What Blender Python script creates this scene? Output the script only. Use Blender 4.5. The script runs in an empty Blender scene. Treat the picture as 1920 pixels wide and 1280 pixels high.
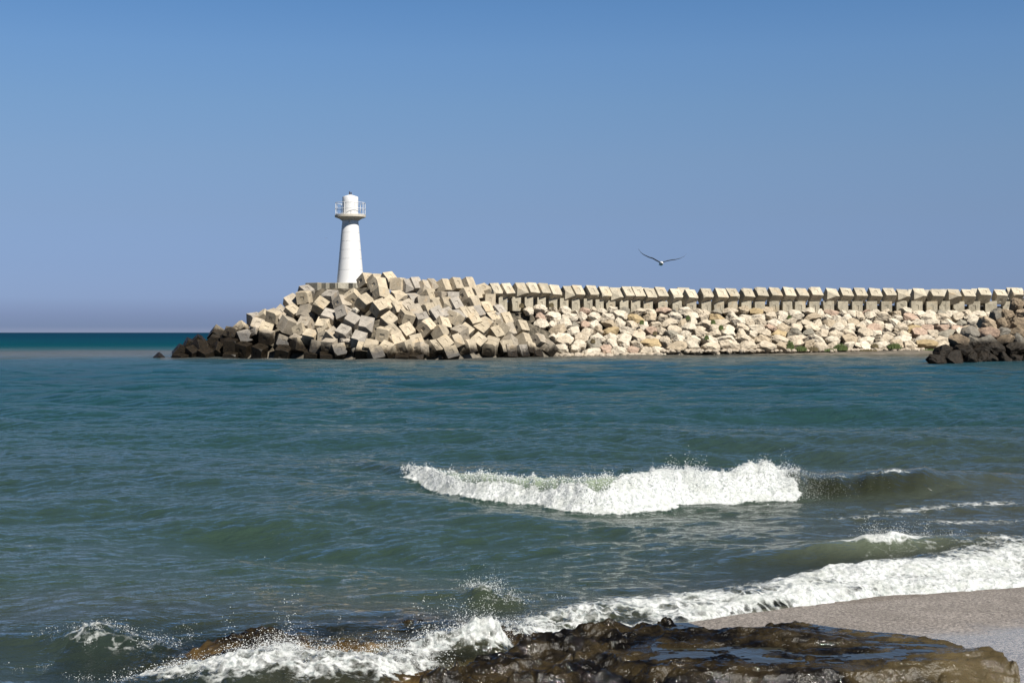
import bpy, bmesh, math, random
import numpy as np
from mathutils import Vector, Matrix

R = math.radians
random.seed(7); RNG = np.random.default_rng(11)
SC = bpy.context.scene
COL = SC.collection

# ------------------------------------------------------------------ camera
CAM_H = 2.2
FPX = 50.0 / 36.0 * 1920.0            # focal length in pixels of the 1920 px wide photo
PITCH = math.atan(17.0 / FPX)         # looks down very slightly
cam_d = bpy.data.cameras.new("camera"); cam = bpy.data.objects.new("camera", cam_d); COL.objects.link(cam)
cam_d.lens = 50; cam_d.sensor_width = 36; cam_d.clip_end = 30000; cam_d.clip_start = 0.1
cam.location = (0, 0, CAM_H); cam.rotation_euler = (math.pi/2 - PITCH, 0, 0)
SC.camera = cam

# ------------------------------------------------------------------ sky and sun
SUN_EL, SUN_AZ = 47.0, 38.0           # azimuth: degrees to the right of straight behind the camera
w = bpy.data.worlds.new("World"); SC.world = w; w.use_nodes = True
nt = w.node_tree; nt.nodes.clear()
sky = nt.nodes.new("ShaderNodeTexSky"); sky.sky_type = 'NISHITA'; sky.sun_disc = False
sky.sun_elevation = R(SUN_EL); sky.sun_rotation = R(180 - SUN_AZ)
sky.air_density = 1.0; sky.dust_density = 0.3; sky.ozone_density = 2.2; sky.altitude = 0
bg = nt.nodes.new("ShaderNodeBackground"); wo = nt.nodes.new("ShaderNodeOutputWorld")
bg.inputs[1].default_value = 0.085/1.682
# sky tint by height above the horizon; dimmed overhead to cut fill light
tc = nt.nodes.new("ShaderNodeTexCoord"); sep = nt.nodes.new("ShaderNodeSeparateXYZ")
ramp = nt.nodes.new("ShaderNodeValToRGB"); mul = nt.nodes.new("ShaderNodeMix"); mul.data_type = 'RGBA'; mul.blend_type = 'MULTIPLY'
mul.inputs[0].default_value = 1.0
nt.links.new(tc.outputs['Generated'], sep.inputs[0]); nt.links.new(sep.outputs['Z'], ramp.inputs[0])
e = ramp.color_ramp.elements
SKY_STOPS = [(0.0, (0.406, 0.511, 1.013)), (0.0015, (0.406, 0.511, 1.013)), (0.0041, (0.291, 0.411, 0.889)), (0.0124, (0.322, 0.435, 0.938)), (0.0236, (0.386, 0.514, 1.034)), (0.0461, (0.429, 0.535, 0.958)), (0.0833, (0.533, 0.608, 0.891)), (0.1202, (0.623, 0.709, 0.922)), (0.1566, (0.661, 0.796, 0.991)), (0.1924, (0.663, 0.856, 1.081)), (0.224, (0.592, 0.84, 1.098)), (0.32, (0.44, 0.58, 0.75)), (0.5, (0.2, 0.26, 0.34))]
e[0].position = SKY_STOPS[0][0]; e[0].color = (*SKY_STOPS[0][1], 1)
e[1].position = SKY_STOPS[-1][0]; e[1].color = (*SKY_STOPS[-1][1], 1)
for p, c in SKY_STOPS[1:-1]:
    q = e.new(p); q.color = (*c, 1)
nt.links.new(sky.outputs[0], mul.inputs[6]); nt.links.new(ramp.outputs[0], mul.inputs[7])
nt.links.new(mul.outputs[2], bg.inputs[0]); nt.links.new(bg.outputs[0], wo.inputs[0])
sl = bpy.data.lights.new("sun", 'SUN'); so = bpy.data.objects.new("sun", sl); COL.objects.link(so)
sl.energy = 5.0; sl.angle = R(0.53); sl.color = (1.0, 0.95, 0.87)
sdir = Vector((math.sin(R(SUN_AZ))*math.cos(R(SUN_EL)), -math.cos(R(SUN_AZ))*math.cos(R(SUN_EL)), math.sin(R(SUN_EL))))
so.rotation_euler = sdir.to_track_quat('Z', 'Y').to_euler()
SC.view_settings.view_transform = 'Standard'; SC.view_settings.look = 'None'
SC.view_settings.exposure = 0.75; SC.view_settings.gamma = 1.0

# ------------------------------------------------------------------ small helpers
def tag(o, label=None, cat=None, group=None, kind=None):
    if label: o['label'] = label
    if cat: o['category'] = cat
    if group: o['group'] = group
    if kind: o['kind'] = kind
    return o

def link(name, me, mat=None, parent=None):
    o = bpy.data.objects.new(name, me); COL.objects.link(o)
    if mat is not None and not me.materials: me.materials.append(mat)
    if parent: o.parent = parent
    return o

def empty(name, loc=(0, 0, 0)):
    o = bpy.data.objects.new(name, None); COL.objects.link(o); o.location = loc; return o

def np_mesh(name, V, F, smooth=True):
    """V (n,3), F (m,k) with constant k"""
    me = bpy.data.meshes.new(name)
    V = np.asarray(V, np.float32); F = np.asarray(F, np.int32)
    me.vertices.add(len(V)); me.vertices.foreach_set('co', V.ravel())
    k = F.shape[1]
    me.loops.add(F.size); me.loops.foreach_set('vertex_index', F.ravel())
    me.polygons.add(len(F)); me.polygons.foreach_set('loop_start', np.arange(0, F.size, k, dtype=np.int32))
    me.polygons.foreach_set('loop_total', np.full(len(F), k, np.int32))
    me.polygons.foreach_set('use_smooth', np.full(len(F), smooth, bool))
    me.update(calc_edges=True); me.validate()
    return me

def grid_faces(nr, nc):
    i = np.arange((nr-1)*(nc-1)); r = i//(nc-1); c = i % (nc-1); a = r*nc+c
    return np.stack([a, a+1, a+nc+1, a+nc], 1)

def attr(me, name, arr, typ='FLOAT'):
    a = me.attributes.new(name, typ, 'POINT')
    if typ == 'FLOAT': a.data.foreach_set('value', np.asarray(arr, np.float32).ravel())
    else: a.data.foreach_set('color', np.asarray(arr, np.float32).ravel())

def hsh(ix, iy, iz, seed):
    h = (ix.astype(np.int64)*374761393 + iy.astype(np.int64)*668265263 + iz.astype(np.int64)*2147483647 + seed*1274126177) & 0xffffffff
    h = ((h ^ (h >> 13))*1274126177) & 0xffffffff
    h = ((h ^ (h >> 16))*2246822519) & 0xffffffff
    return ((h ^ (h >> 15)) & 0xffffff)/float(0xffffff)

def vn2(x, y, seed=0):
    x0 = np.floor(x); y0 = np.floor(y); fx = x-x0; fy = y-y0
    fx = fx*fx*fx*(fx*(fx*6-15)+10); fy = fy*fy*fy*(fy*(fy*6-15)+10)
    z = np.zeros_like(x0)
    a = hsh(x0, y0, z, seed); b = hsh(x0+1, y0, z, seed); c = hsh(x0, y0+1, z, seed); d = hsh(x0+1, y0+1, z, seed)
    return (a*(1-fx)+b*fx)*(1-fy)+(c*(1-fx)+d*fx)*fy

def fbm2(x, y, oct=4, seed=0, gain=.5, lac=2.03):
    s = 0; a = 1; t = 0
    for k in range(oct):
        ca, sa = math.cos(.7*k), math.sin(.7*k)
        s = s + a*vn2(x*ca-y*sa+13.7*k, x*sa+y*ca-7.1*k, seed+k); t += a
        a *= gain; x = x*lac; y = y*lac
    return s/t

def billow2(x, y, oct=4, seed=0, gain=.5):
    s = 0; a = 1; t = 0
    for k in range(oct):
        s = s + a*(1-np.abs(2*vn2(x+9.1*k, y+3.3*k, seed+k)-1)); t += a; a *= gain; x = x*2.07; y = y*2.07
    return s/t

def vn3(p, seed=0):
    q = np.floor(p); f = p-q; f = f*f*(3-2*f); r = 0
    for i in (0, 1):
        for j in (0, 1):
            for k in (0, 1):
                wgt = (f[:, 0] if i else 1-f[:, 0])*(f[:, 1] if j else 1-f[:, 1])*(f[:, 2] if k else 1-f[:, 2])
                r = r + wgt*hsh(q[:, 0]+i, q[:, 1]+j, q[:, 2]+k, seed)
    return r

def sstep(a, b, x):
    t = np.clip((x-a)/(b-a), 0, 1); return t*t*(3-2*t)

def at(px, py, D):
    """the world point seen at photo pixel (px,py), D metres in front of the camera"""
    return Vector(((px-960)/FPX*D, D, CAM_H-(py-623)/FPX*D))

def ground(px, py, z=0.0):
    D = (CAM_H-z)*FPX/(py-623); return ((px-960)/FPX*D, D)

# ------------------------------------------------------------------ materials
def mat(name):
    m = bpy.data.materials.new(name); m.use_nodes = True
    n = m.node_tree; b = n.nodes['Principled BSDF']; return m, n, b

def N(n, t, **kw):
    x = n.nodes.new(t)
    for k, v in kw.items():
        if k in ('operation', 'data_type', 'blend_type', 'noise_dimensions', 'feature', 'attribute_name', 'clamp', 'noise_type'): setattr(x, k, v)
        else: x.inputs[k].default_value = v
    return x

def mixc(n, f, a, b, bt='MIX'):
    x = n.nodes.new('ShaderNodeMix'); x.data_type = 'RGBA'; x.blend_type = bt
    for s, v in ((0, f), (6, a), (7, b)):
        if isinstance(v, bpy.types.NodeSocket): n.links.new(v, x.inputs[s])
        else: x.inputs[s].default_value = v if not isinstance(v, tuple) else (*v, 1)
    return x.outputs[2]

def mth(n, op, a, b=0.0, c=0.0, clamp=False):
    x = n.nodes.new('ShaderNodeMath'); x.operation = op; x.use_clamp = clamp
    for i, v in enumerate((a, b, c)):
        if isinstance(v, bpy.types.NodeSocket): n.links.new(v, x.inputs[i])
        else: x.inputs[i].default_value = v
    return x.outputs[0]

def mr(n, v, a, b, c=0.0, d=1.0):
    x = n.nodes.new('ShaderNodeMapRange'); x.interpolation_type = 'SMOOTHSTEP'
    n.links.new(v, x.inputs[0])
    for i, q in zip((1, 2, 3, 4), (a, b, c, d)): x.inputs[i].default_value = q
    return x.outputs[0]

def noise(n, vec, scale, detail=4, rough=.55, dist=0.0):
    x = n.nodes.new('ShaderNodeTexNoise'); x.inputs['Scale'].default_value = scale; x.inputs['Detail'].default_value = detail
    x.inputs['Roughness'].default_value = rough; x.inputs['Distortion'].default_value = dist
    if vec is not None: n.links.new(vec, x.inputs['Vector'])
    return x.outputs['Fac']

def bump(n, h, strength, dist, normal=None):
    x = n.nodes.new('ShaderNodeBump'); x.inputs['Strength'].default_value = strength; x.inputs['Distance'].default_value = dist
    n.links.new(h, x.inputs['Height'])
    if normal is not None: n.links.new(normal, x.inputs['Normal'])
    return x.outputs[0]

def stone_material(name, is_block):
    m, n, b = mat(name)
    oi = n.nodes.new('ShaderNodeObjectInfo'); geo = n.nodes.new('ShaderNodeNewGeometry'); t = n.nodes.new('ShaderNodeTexCoord')
    off = n.nodes.new('ShaderNodeVectorMath'); off.operation = 'ADD'
    sc = n.nodes.new('ShaderNodeVectorMath'); sc.operation = 'SCALE'; sc.inputs[0].default_value = (37, 91, 53)
    n.links.new(oi.outputs['Random'], sc.inputs['Scale']); n.links.new(t.outputs['Object'], off.inputs[0]); n.links.new(sc.outputs[0], off.inputs[1])
    v = off.outputs[0]
    base = oi.outputs['Color']
    n1 = noise(n, v, 1.5 if is_block else 2.2, 5, .6); n2 = noise(n, v, 9, 6, .65); n3 = noise(n, v, 40, 3, .6)
    f1 = mr(n, n1, .3, .7, .78, 1.12); f2 = mr(n, n2, .3, .72, .82, 1.1)
    hsvm = n.nodes.new('ShaderNodeVectorMath'); hsvm.operation = 'SCALE'
    n.links.new(base, hsvm.inputs[0]); n.links.new(mth(n, 'MULTIPLY', mth(n, 'MULTIPLY', f1, f2), .74 if is_block else .77), hsvm.inputs['Scale'])
    c = hsvm.outputs[0]
    if is_block:   # run-off streaks, rust and pale lime stains
        mp = n.nodes.new('ShaderNodeMapping'); mp.inputs['Scale'].default_value = (6, 6, .7); n.links.new(v, mp.inputs[0])
        st = mr(n, noise(n, mp.outputs[0], 1.0, 4, .6), .56, .72)
        c = mixc(n, mth(n, 'MULTIPLY', st, .38), c, (.14, .12, .085))
        warm = mr(n, noise(n, v, 1.1, 3, .5, .6), .56, .72); c = mixc(n, mth(n, 'MULTIPLY', warm, .35), c, (.38, .27, .15))
    else:
        warm = mr(n, noise(n, v, 1.6, 4, .55, .5), .52, .7); c = mixc(n, mth(n, 'MULTIPLY', warm, .22), c, (.42, .32, .20))
        crk = mr(n, noise(n, v, 4.5, 8, .72, .8), .30, .42, .62, 1.0)
        cs = n.nodes.new('ShaderNodeVectorMath'); cs.operation = 'SCALE'; n.links.new(c, cs.inputs[0]); n.links.new(crk, cs.inputs['Scale']); c = cs.outputs[0]
    # algae and wet stone up to the tide mark
    sp = n.nodes.new('ShaderNodeSeparateXYZ'); n.links.new(geo.outputs['Position'], sp.inputs[0])
    wn = noise(n, geo.outputs['Position'], .55, 5, .65)
    xl = mr(n, sp.outputs['X'], -29.0, -11.0, 2.5, 0.30)
    gx = mr(n, sp.outputs['X'], 24.0, 34.0, 0.0, .80)
    gy = mr(n, sp.outputs['Y'], 110.0, 118.0, 1.0, 0.0)
    lift = mth(n, 'ADD', xl, mth(n, 'MULTIPLY', gx, gy))
    zz = mth(n, 'SUBTRACT', mth(n, 'ADD', sp.outputs['Z'], mth(n, 'MULTIPLY', mth(n, 'SUBTRACT', wn, .5), 2.3)), lift)
    al = mr(n, zz, .15, 1.05, 1.0, 0.0)
    if not is_block: # the rocks behind the little beach stay dry
        dry = mr(n, sp.outputs['X'], 2.5, 5.5, 1.0, 0.0)
        al = mth(n, 'MULTIPLY', al, mth(n, 'MAXIMUM', dry, gy))
    alc = mixc(n, mr(n, n2, .4, .65), (.006, .005, .0035), (.026, .018, .010))
    c = mixc(n, al, c, alc)
    n.links.new(c, b.inputs['Base Color'])
    n.links.new(mr(n, al, 0, 1, .92, .5), b.inputs['Roughness'])
    h = mth(n, 'ADD', mth(n, 'MULTIPLY', n2, .8), mth(n, 'MULTIPLY', n3, .25))
    n.links.new(bump(n, h, .55 if is_block else .9, .035 if is_block else .10), b.inputs['Normal'])
    b.inputs['Specular IOR Level'].default_value = .25
    return m

M_BLOCK = stone_material('concrete', True)
M_ROCK = stone_material('quarry_stone', False)

def plain(name, col, rough=.5, metal=0, var=.12, scale=6, bmp=0.0, spec=.4):
    m, n, b = mat(name)
    t = n.nodes.new('ShaderNodeTexCoord'); f = noise(n, t.outputs['Object'], scale, 5, .6)
    c = mixc(n, f, tuple(x*(1-var) for x in col), tuple(min(1, x*(1+var)) for x in col))
    n.links.new(c, b.inputs['Base Color']); b.inputs['Roughness'].default_value = rough; b.inputs['Metallic'].default_value = metal
    b.inputs['Specular IOR Level'].default_value = spec
    if bmp: n.links.new(bump(n, f, bmp, .02), b.inputs['Normal'])
    return m
M_WHITE = plain('white_paint', (.60, .60, .595), .45, 0, .03, 3)
_n = M_WHITE.node_tree; _b = _n.nodes['Principled BSDF']; _t = _n.nodes.new('ShaderNodeTexCoord'); _m = _n.nodes.new('ShaderNodeMapping'); _m.inputs['Scale'].default_value = (5, 5, .35)
_n.links.new(_t.outputs['Object'], _m.inputs[0]); _src = _b.inputs['Base Color'].links[0].from_socket
_n.links.new(mixc(_n, mr(_n, noise(_n, _m.outputs[0], 1.0, 5, .65), .54, .78, 0, .45), _src, (.42, .36, .27)), _b.inputs['Base Color'])
M_GALLERY = plain('weathered_gallery_paint', (.42, .39, .33), .7, 0, .3, 5)
M_DARKMETAL = plain('dark_metal', (.06, .045, .04), .5, .3)
M_SEAM = plain('grey_seam', (.42, .42, .42), .6)

# ------------------------------------------------------------------ shape of the land
def DW(px):           # distance of the waterline of the cube mound
    return np.interp(px, [280, 420, 560, 700, 860, 960, 1050], [122.5, 122, 119, 113.5, 116.5, 122, 128])
SLOPE = 1.35
def pile_depth(px, py):
    dw = float(DW(px)); return (CAM_H+dw/SLOPE)/(1/SLOPE+(py-623)/FPX)
def DROW(px): return np.interp(px, [880, 940, 1920, 2200], [135.5, 137.0, 161.0, 168])
Z_ROW = 4.55

# ------------------------------------------------------------------ concrete cubes
def cube_mesh(seed):
    rnd = random.Random(seed); bm = bmesh.new(); bmesh.ops.create_cube(bm, size=1.0)
    for f in list(bm.faces):      # lifting socket on each face
        n_ = f.normal.copy(); c = f.calc_center_median()
        u = (f.verts[1].co-f.verts[0].co).normalized(); v = n_.cross(u)
        r = bmesh.ops.inset_region(bm, faces=[f], thickness=.405, depth=0)
        for vv in f.verts:
            d = vv.co-c; vv.co = c + u*d.dot(u)*.85 + v*d.dot(v)*.62
        r = bmesh.ops.inset_region(bm, faces=[f], thickness=.004, depth=-.035*(rnd.random() < .6))
    es = [e_ for e_ in bm.edges if e_.calc_length() > .9]
    bmesh.ops.bevel(bm, geom=es, offset=.022, segments=2, affect='EDGES', profile=.6)
    for v in bm.verts:
        k = .012 if max(abs(v.co.x), abs(v.co.y), abs(v.co.z)) > .46 else 0
        v.co += Vector((rnd.uniform(-k, k), rnd.uniform(-k, k), rnd.uniform(-k, k)))
    # chipped corners and edges
    for _c in range(rnd.choice((1, 2, 3))):
        co = Vector((rnd.choice((-.5, .5)), rnd.choice((-.5, .5)), rnd.choice((-.5, .5))*rnd.choice((1, 1, .3))))
        nn = (co.normalized()+Vector((rnd.uniform(-.4, .4), rnd.uniform(-.4, .4), rnd.uniform(-.4, .4)))).normalized()
        g = bmesh.ops.bisect_plane(bm, geom=bm.verts[:]+bm.edges[:]+bm.faces[:], plane_co=co-nn*rnd.uniform(.05, .12), plane_no=nn, clear_outer=True)
        ed = [x for x in g['geom_cut'] if isinstance(x, bmesh.types.BMEdge)]
        if ed: bmesh.ops.contextual_create(bm, geom=ed)
    bmesh.ops.recalc_face_normals(bm, faces=bm.faces)
    me = bpy.data.meshes.new('concrete_cube'); bm.to_mesh(me); bm.free(); me.materials.append(M_BLOCK); return me
CUBES = [cube_mesh(i) for i in range(8)]

def frame_from_corner(V, A, B, C, keep=None):
    """the near corner of a cube and its three neighbours, as traced -> rotation and edge length in pixels"""
    M = np.array([[p[0]-V[0] for p in (A, B, C)], [-(p[1]-V[1]) for p in (A, B, C)]], float)  # rows right, up
    U, S, Vt = np.linalg.svd(M, full_matrices=False)
    Q = U @ Vt; L = float(S.mean())
    d = np.cross(Q[0], Q[1])
    if d.sum() < 0: d = -d                      # edges run away from the viewer
    rot = np.stack([Q[0], d, Q[1]])             # world x, y(depth), z rows; columns = edges
    if np.linalg.det(rot) < 0: rot = rot[:, [1, 0, 2]]
    return rot, L

BT = {'a': (320, 560), 'b': (500, 510), 'c': (500, 560), 'd': (680, 500), 'e': (680, 560), 'f': (860, 510), 'g': (860, 560)}
TR = """
b 450 645 345 515 590 565 440 740
b 742 372 625 278 895 345 697 524
b 785 595 778 432 605 625 860 560
b 720 775 790 595 540 800 880 920
b 1065 700 875 580 1190 560 1025 830
b 1210 450 1010 415 1335 340 1270 690
b 1245 865 1010 800 1340 725 1240 1060
b 1420 600 1360 400 1600 640 1290 748
b 1635 380 1645 285 1480 490 1750 520
b 1870 610 1700 430 2010 540 1820 770
b 1497 790 1495 625 1325 900 1600 830
b 1650 980 1430 860 1780 860 1630 1130
e 185 555 -50 490 220 340 170 740
b 1480 1175 1285 1110 1610 1035 1490 1350
c 1820 795 1590 735 1900 640 1800 980
b 258 905 110 745 410 720 290 990
b 510 790 415 710 630 700 440 930
a 1745 270 1765 185 1600 370 1870 410
a 1540 325 1465 290 1680 260 1510 560
a 1720 570 1775 400 1505 515 1701 700
a 1870 670 1935 480 1650 590 1840 790
b 160 1000 165 820 -20 940 290 960
b 285 1130 390 910 495 1220 165 1010
b 695 1140 655 980 505 1220 835 1200
b 885 1220 655 1185 990 1100 880 1400
b 755 1005 550 960 815 875 850 1150
b 1110 1010 890 1000 1190 870 1180 1150
b 1155 1020 1120 920 990 1130 1270 1120
c 1110 790 1110 615 970 840 1265 860
c 1290 770 1150 580 1360 690 1250 900
c 1035 1050 1080 810 800 990 1015 1085
c 540 950 585 705 700 990 420 985
c 400 940 460 735 180 850 330 1040
c 600 800 480 740 680 720 590 980
c 1250 1050 1215 870 1040 1020 1330 1010
c 1290 1070 1230 890 1530 1020 1240 1170
c 1255 1060 1030 1050 1240 1000 1260 1270
c 940 1045 690 1000 1000 980 930 1270
c 410 1000 180 890 470 900 390 1230
a 780 610 855 478 960 730 670 740
a 815 625 840 600 985 765 660 800
a 1190 720 1250 560 1000 690 1220 850
a 1370 520 1330 440 1250 610 1480 590
a 1320 830 1250 605 1540 760 1275 960
a 1590 660 1600 510 1470 760 1700 760
a 1860 880 1870 690 1640 850 1950 840
a 1115 770 1090 600 1000 850 1230 870
a 510 700 520 650 390 820 640 830
a 330 760 310 720 230 930 500 830
a 180 870 170 825 50 1020 350 1010
a 580 740 590 715 440 880 720 890
a 550 950 500 760 400 1050 720 1000
a 850 950 900 800 700 1050 1000 1050
a 1210 1030 1215 850 975 1010 1280 990
a 1210 1050 970 1040 1280 1010 1200 1250
a 1420 900 1250 830 1520 840 1410 1120
a 1700 960 1540 900 1830 900 1690 1150
a 200 1080 90 1050 300 1060 200 1280
a 400 1020 300 900 560 960 390 1220
a 650 1050 520 960 800 980 650 1250
d 305 380 275 195 150 490 465 390
d 500 262 365 105 670 250 430 412
d 720 440 715 205 560 430 790 450
d 870 430 775 265 1010 415 740 530
d 990 400 920 270 1120 390 880 470
d 1200 440 1130 250 1340 445 1020 560
d 1370 370 1220 225 1485 365 1240 533
d 1570 432 1485 230 1695 430 1390 525
d 1765 400 1690 205 1895 405 1620 490
f 215 298 140 110 335 290 65 385
d 320 545 290 385 535 595 195 650
d 660 555 515 457 840 553 640 720
d 955 575 800 485 1120 590 950 760
d 320 820 180 645 495 760 270 960
d 520 780 420 680 640 690 480 880
d 645 850 555 705 850 850 500 930
d 870 820 735 680 1005 745 810 965
d 1055 780 1050 620 1290 750 970 830
d 1275 630 1185 442 1420 630 1120 700
d 1390 800 1290 620 1520 780 1250 880
d 1482 700 1482 502 1600 700 1350 700
d 1600 700 1600 512 1785 700 1520 710
f 185 485 105 305 320 470 30 590
f 375 490 275 310 510 480 240 560
f 460 350 340 230 560 345 480 500
f 310 660 220 480 425 640 180 740
d 1570 790 1490 600 1710 780 1440 860
d 1750 790 1650 625 1880 760 1640 880
d 930 900 865 790 1130 840 880 1010
d 1250 905 1160 725 1400 880 1110 980
d 1390 990 1310 880 1560 900 1280 1080
d 1540 930 1420 800 1690 910 1560 1090
d 1785 955 1660 850 1930 950 1720 1080
f 150 850 30 665 230 845 50 940
f 290 830 170 670 395 820 180 950
f 400 815 290 650 490 800 310 930
f 500 640 500 440 660 640 400 640
f 510 740 420 610 660 730 400 830
f 635 902 515 742 795 890 570 1060
f 790 790 690 665 900 770 690 900
f 890 960 800 765 1030 945 770 1060
f 790 960 700 760 860 980 640 1020
f 915 1190 820 1000 1120 1150 780 1260
f 1190 1075 1105 870 1325 1115 1080 1190
g 150 700 -20 550 290 560 120 860
g 470 640 270 480 580 520 430 800
g 270 470 205 340 400 420 190 580
g 530 500 410 400 610 460 520 640
g 410 890 240 715 530 745 370 1050
g 725 945 760 735 505 855 700 1060
g 720 720 620 560 830 690 650 830
g 700 620 770 470 600 540 820 740
g 1000 850 975 660 790 920 1140 960
g 850 1000 775 790 1080 1000 720 1100
g 1275 820 1190 625 1120 900 1400 870
g 1545 800 1440 650 1430 900 1680 850
g 1650 1000 1490 890 1765 860 1760 1130
g 1330 990 1300 820 1180 1060 1470 1040
g 1440 1060 1390 900 1270 1130 1610 1100
g 660 1090 680 890 400 1060 730 1050
g 220 990 190 790 40 1070 350 970
g 930 1080 910 900 780 1130 1110 1090
g 1200 1080 1130 890 1050 1140 1330 1080
e 465 830 495 615 235 795 530 800
e 560 700 460 570 680 630 500 830
e 620 890 515 710 840 800 560 1010
e 820 700 685 515 1010 605 760 830
e 505 495 310 335 680 385 490 640
e 700 500 790 280 910 550 620 400
e 1040 385 965 245 1240 380 1010 570
e 1285 580 1135 385 1405 530 1150 740
e 1515 665 1410 500 1370 790 1660 690
e 1515 500 1425 350 1690 550 1380 600
e 1690 480 1740 340 1540 400 1800 560
e 950 905 865 690 1165 860 890 1010
e 1390 965 1255 785 1520 960 1280 1090
e 1540 940 1400 760 1700 830 1480 1060
e 1600 1120 1510 965 1840 1070 1550 1220
e 1780 900 1690 720 1900 860 1650 980
e 1840 840 1790 650 1670 760 1980 780
e 1090 1010 1070 840 940 1060 1230 1080
e 860 1040 770 840 640 1080 990 1000
e 200 1130 120 960 420 1090 150 1240
e 450 1020 560 860 290 930 500 1180
e 250 940 290 800 10 880 270 1110
e 110 990 140 860 -90 940 120 1150
e 850 1090 615 1075 880 1020 850 1280
e 1120 1090 880 1060 1150 1030 1120 1280
d 60 310 30 215 200 300 -60 370
d 270 330 200 190 400 330 140 400
"""
ORD = ["zeroth", "first", "second", "third", "fourth", "fifth", "sixth", "seventh", "eighth", "ninth", "tenth", "eleventh", "twelfth", "thirteenth", "fourteenth", "fifteenth", "sixteenth", "seventeenth", "eighteenth", "nineteenth", "twentieth"]
TENS = {20: "twenty", 30: "thirty", 40: "forty", 50: "fifty"}
def ordn(k):
    if k <= 20: return ORD[k]
    if k in (30, 40, 50): return {30: "thirtieth", 40: "fortieth", 50: "fiftieth"}[k]
    return TENS[k//10*10]+"-"+ORD[k % 10]

def add_cube(px, py, V, A, B, C, D, lo=1.08, hi=1.32, name='concrete_cube', col=None):
    rot, L = frame_from_corner(V, A, B, C)
    side = min(hi, max(lo, L*D/FPX)); Lp = side*FPX/D
    e_ = rot.sum(axis=1)*.5*side
    Vw = at(V[0], V[1], D-e_[1])                 # D is the depth of the centre
    cen = Vw + Vector(e_)
    # turn the whole frame from the view axis onto the line of sight
    az = math.atan2(cen.x, cen.y)
    Rz = Matrix.Rotation(-az, 3, 'Z')
    e2 = Rz @ Vector(e_); cen = Vw + e2
    o = bpy.data.objects.new(name, random.choice(CUBES)); COL.objects.link(o)
    m = Rz @ Matrix(rot.tolist())
    o.matrix_world = Matrix.Translation(cen) @ m.to_4x4() @ Matrix.Diagonal((side, side, side, 1))
    k = random.uniform(.78, 1.10)
    c = col or random.choice([(.56, .475, .345), (.52, .445, .33), (.60, .51, .375), (.46, .40, .315), (.43, .39, .335)])
    o.color = (c[0]*k, c[1]*k, c[2]*k, 1)
    return o, cen

pile = []
for ln in TR.strip().splitlines():
    p = ln.split(); ox, oy = BT[p[0]]; q = [float(x)/10 for x in p[1:]]
    pts = [(ox+q[i], oy+q[i+1]) for i in (0, 2, 4, 6)]
    V, A, B, C = pts
    cx = V[0]+(A[0]+B[0]+C[0]-3*V[0])/2; cy = V[1]+(A[1]+B[1]+C[1]-3*V[1])/2
    cx = (cx+V[0])/2; cy = (cy+V[1])/2
    dz = 0
    if ln in ('d 60 310 30 215 200 300 -60 370', 'd 270 330 200 190 400 330 140 400'): dz = 3.2
    o, cen = add_cube(cx, cy, V, A, B, C, pile_depth(cx, cy)+dz)
    pile.append((o, cx, cy))
# the lone tip of a drowned cube and its neighbour left of the mound
for V, A, B, C in (((298, 667), (298, 660), (284, 681), (312, 680)), ((323, 669), (326, 663), (312, 682), (336, 678))):
    o, cen = add_cube(V[0], V[1], V, A, B, C, 123.0); pile.append((o, V[0], V[1]+2))
tiers = {}
for o, cx, cy in pile:
    k = int(max(0, min(8, (672-cy)//17))); tiers.setdefault(k, []).append((cx, o))
for k, L_ in tiers.items():
    L_.sort(key=lambda t: t[0])
    for j, (cx, o) in enumerate(L_):
        dark = (cx < 500 and k <= 2) or k == 0
        look = "black algae covered" if (cx < 500 and k <= 2) else "sea stained" if k == 0 else "pale sunlit" if cx > 700 else "weathered grey"
        where = "at the waterline of the cube mound" if k == 0 else "in the %s tier above the waterline" % ordn(k)
        tag(o, "%s concrete cube, %s from the left %s" % (look, ordn(j+1), where), "concrete cube", "concrete cubes heaped round the lighthouse")

# ------------------------------------------------------------------ crest: upper tilted row and lower upright row
TOPX = [(928, 550), (950, 550), (975, 548.8), (995.5, 547.5), (1018, 548.7), (1037.5, 551), (1064.5, 554), (1081, 551.5), (1107.5, 552), (1131, 554), (1151, 556), (1175, 554), (1193, 555), (1215.5, 557), (1236, 554.5), (1265, 557), (1292.5, 557), (1321, 556), (1347.5, 556), (1370, 555), (1397.5, 555), (1422.5, 553.5), (1449, 553), (1474, 553), (1500, 553.5), (1525, 552.5), (1555, 553), (1581, 553), (1607.5, 553.5), (1634.5, 553.5), (1663, 553), (1687.5, 554.5), (1717.5, 553.5), (1750, 554), (1782.5, 554), (1809, 554), (1840, 552), (1870, 552.5), (1902, 551.5), (1932, 552)]
for i, (x, y) in enumerate(TOPX):
    t = (x-928)/972.0; j = random.uniform
    a = (-9.5+4.0*t+j(-2, 2), -17.0+2.2*t+j(-1.6, 1.6)); b_ = (17+4.5*t, j(-1.3, 1.3)); c = (-13+6*t, 12+8*t)
    o, cen = add_cube(x, y, (x, y), (x+a[0], y+a[1]), (x+b_[0], y+b_[1]), (x+c[0], y+c[1]), float(DROW(x))-.2, 1.15, 1.45, col=(.56, .50, .385))
    mw = o.matrix_world.copy(); cols = [mw.col[q].xyz for q in range(3)]; jb = max(range(3), key=lambda q: abs(cols[q].normalized().x))
    sd = [1.22, 1.22, 1.22]; sd[jb] = 1.18+.14*t+j(-.03, .03)
    M3 = Matrix([cols[q].normalized()*sd[q] for q in range(3)]).transposed().to_4x4(); M3.translation = mw.translation; o.matrix_world = M3
    tag(o, "tilted concrete cube, %s from the lighthouse end of the upper crest row" % ordn(i+1), "concrete cube", "tilted cubes of the upper crest row")
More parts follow.
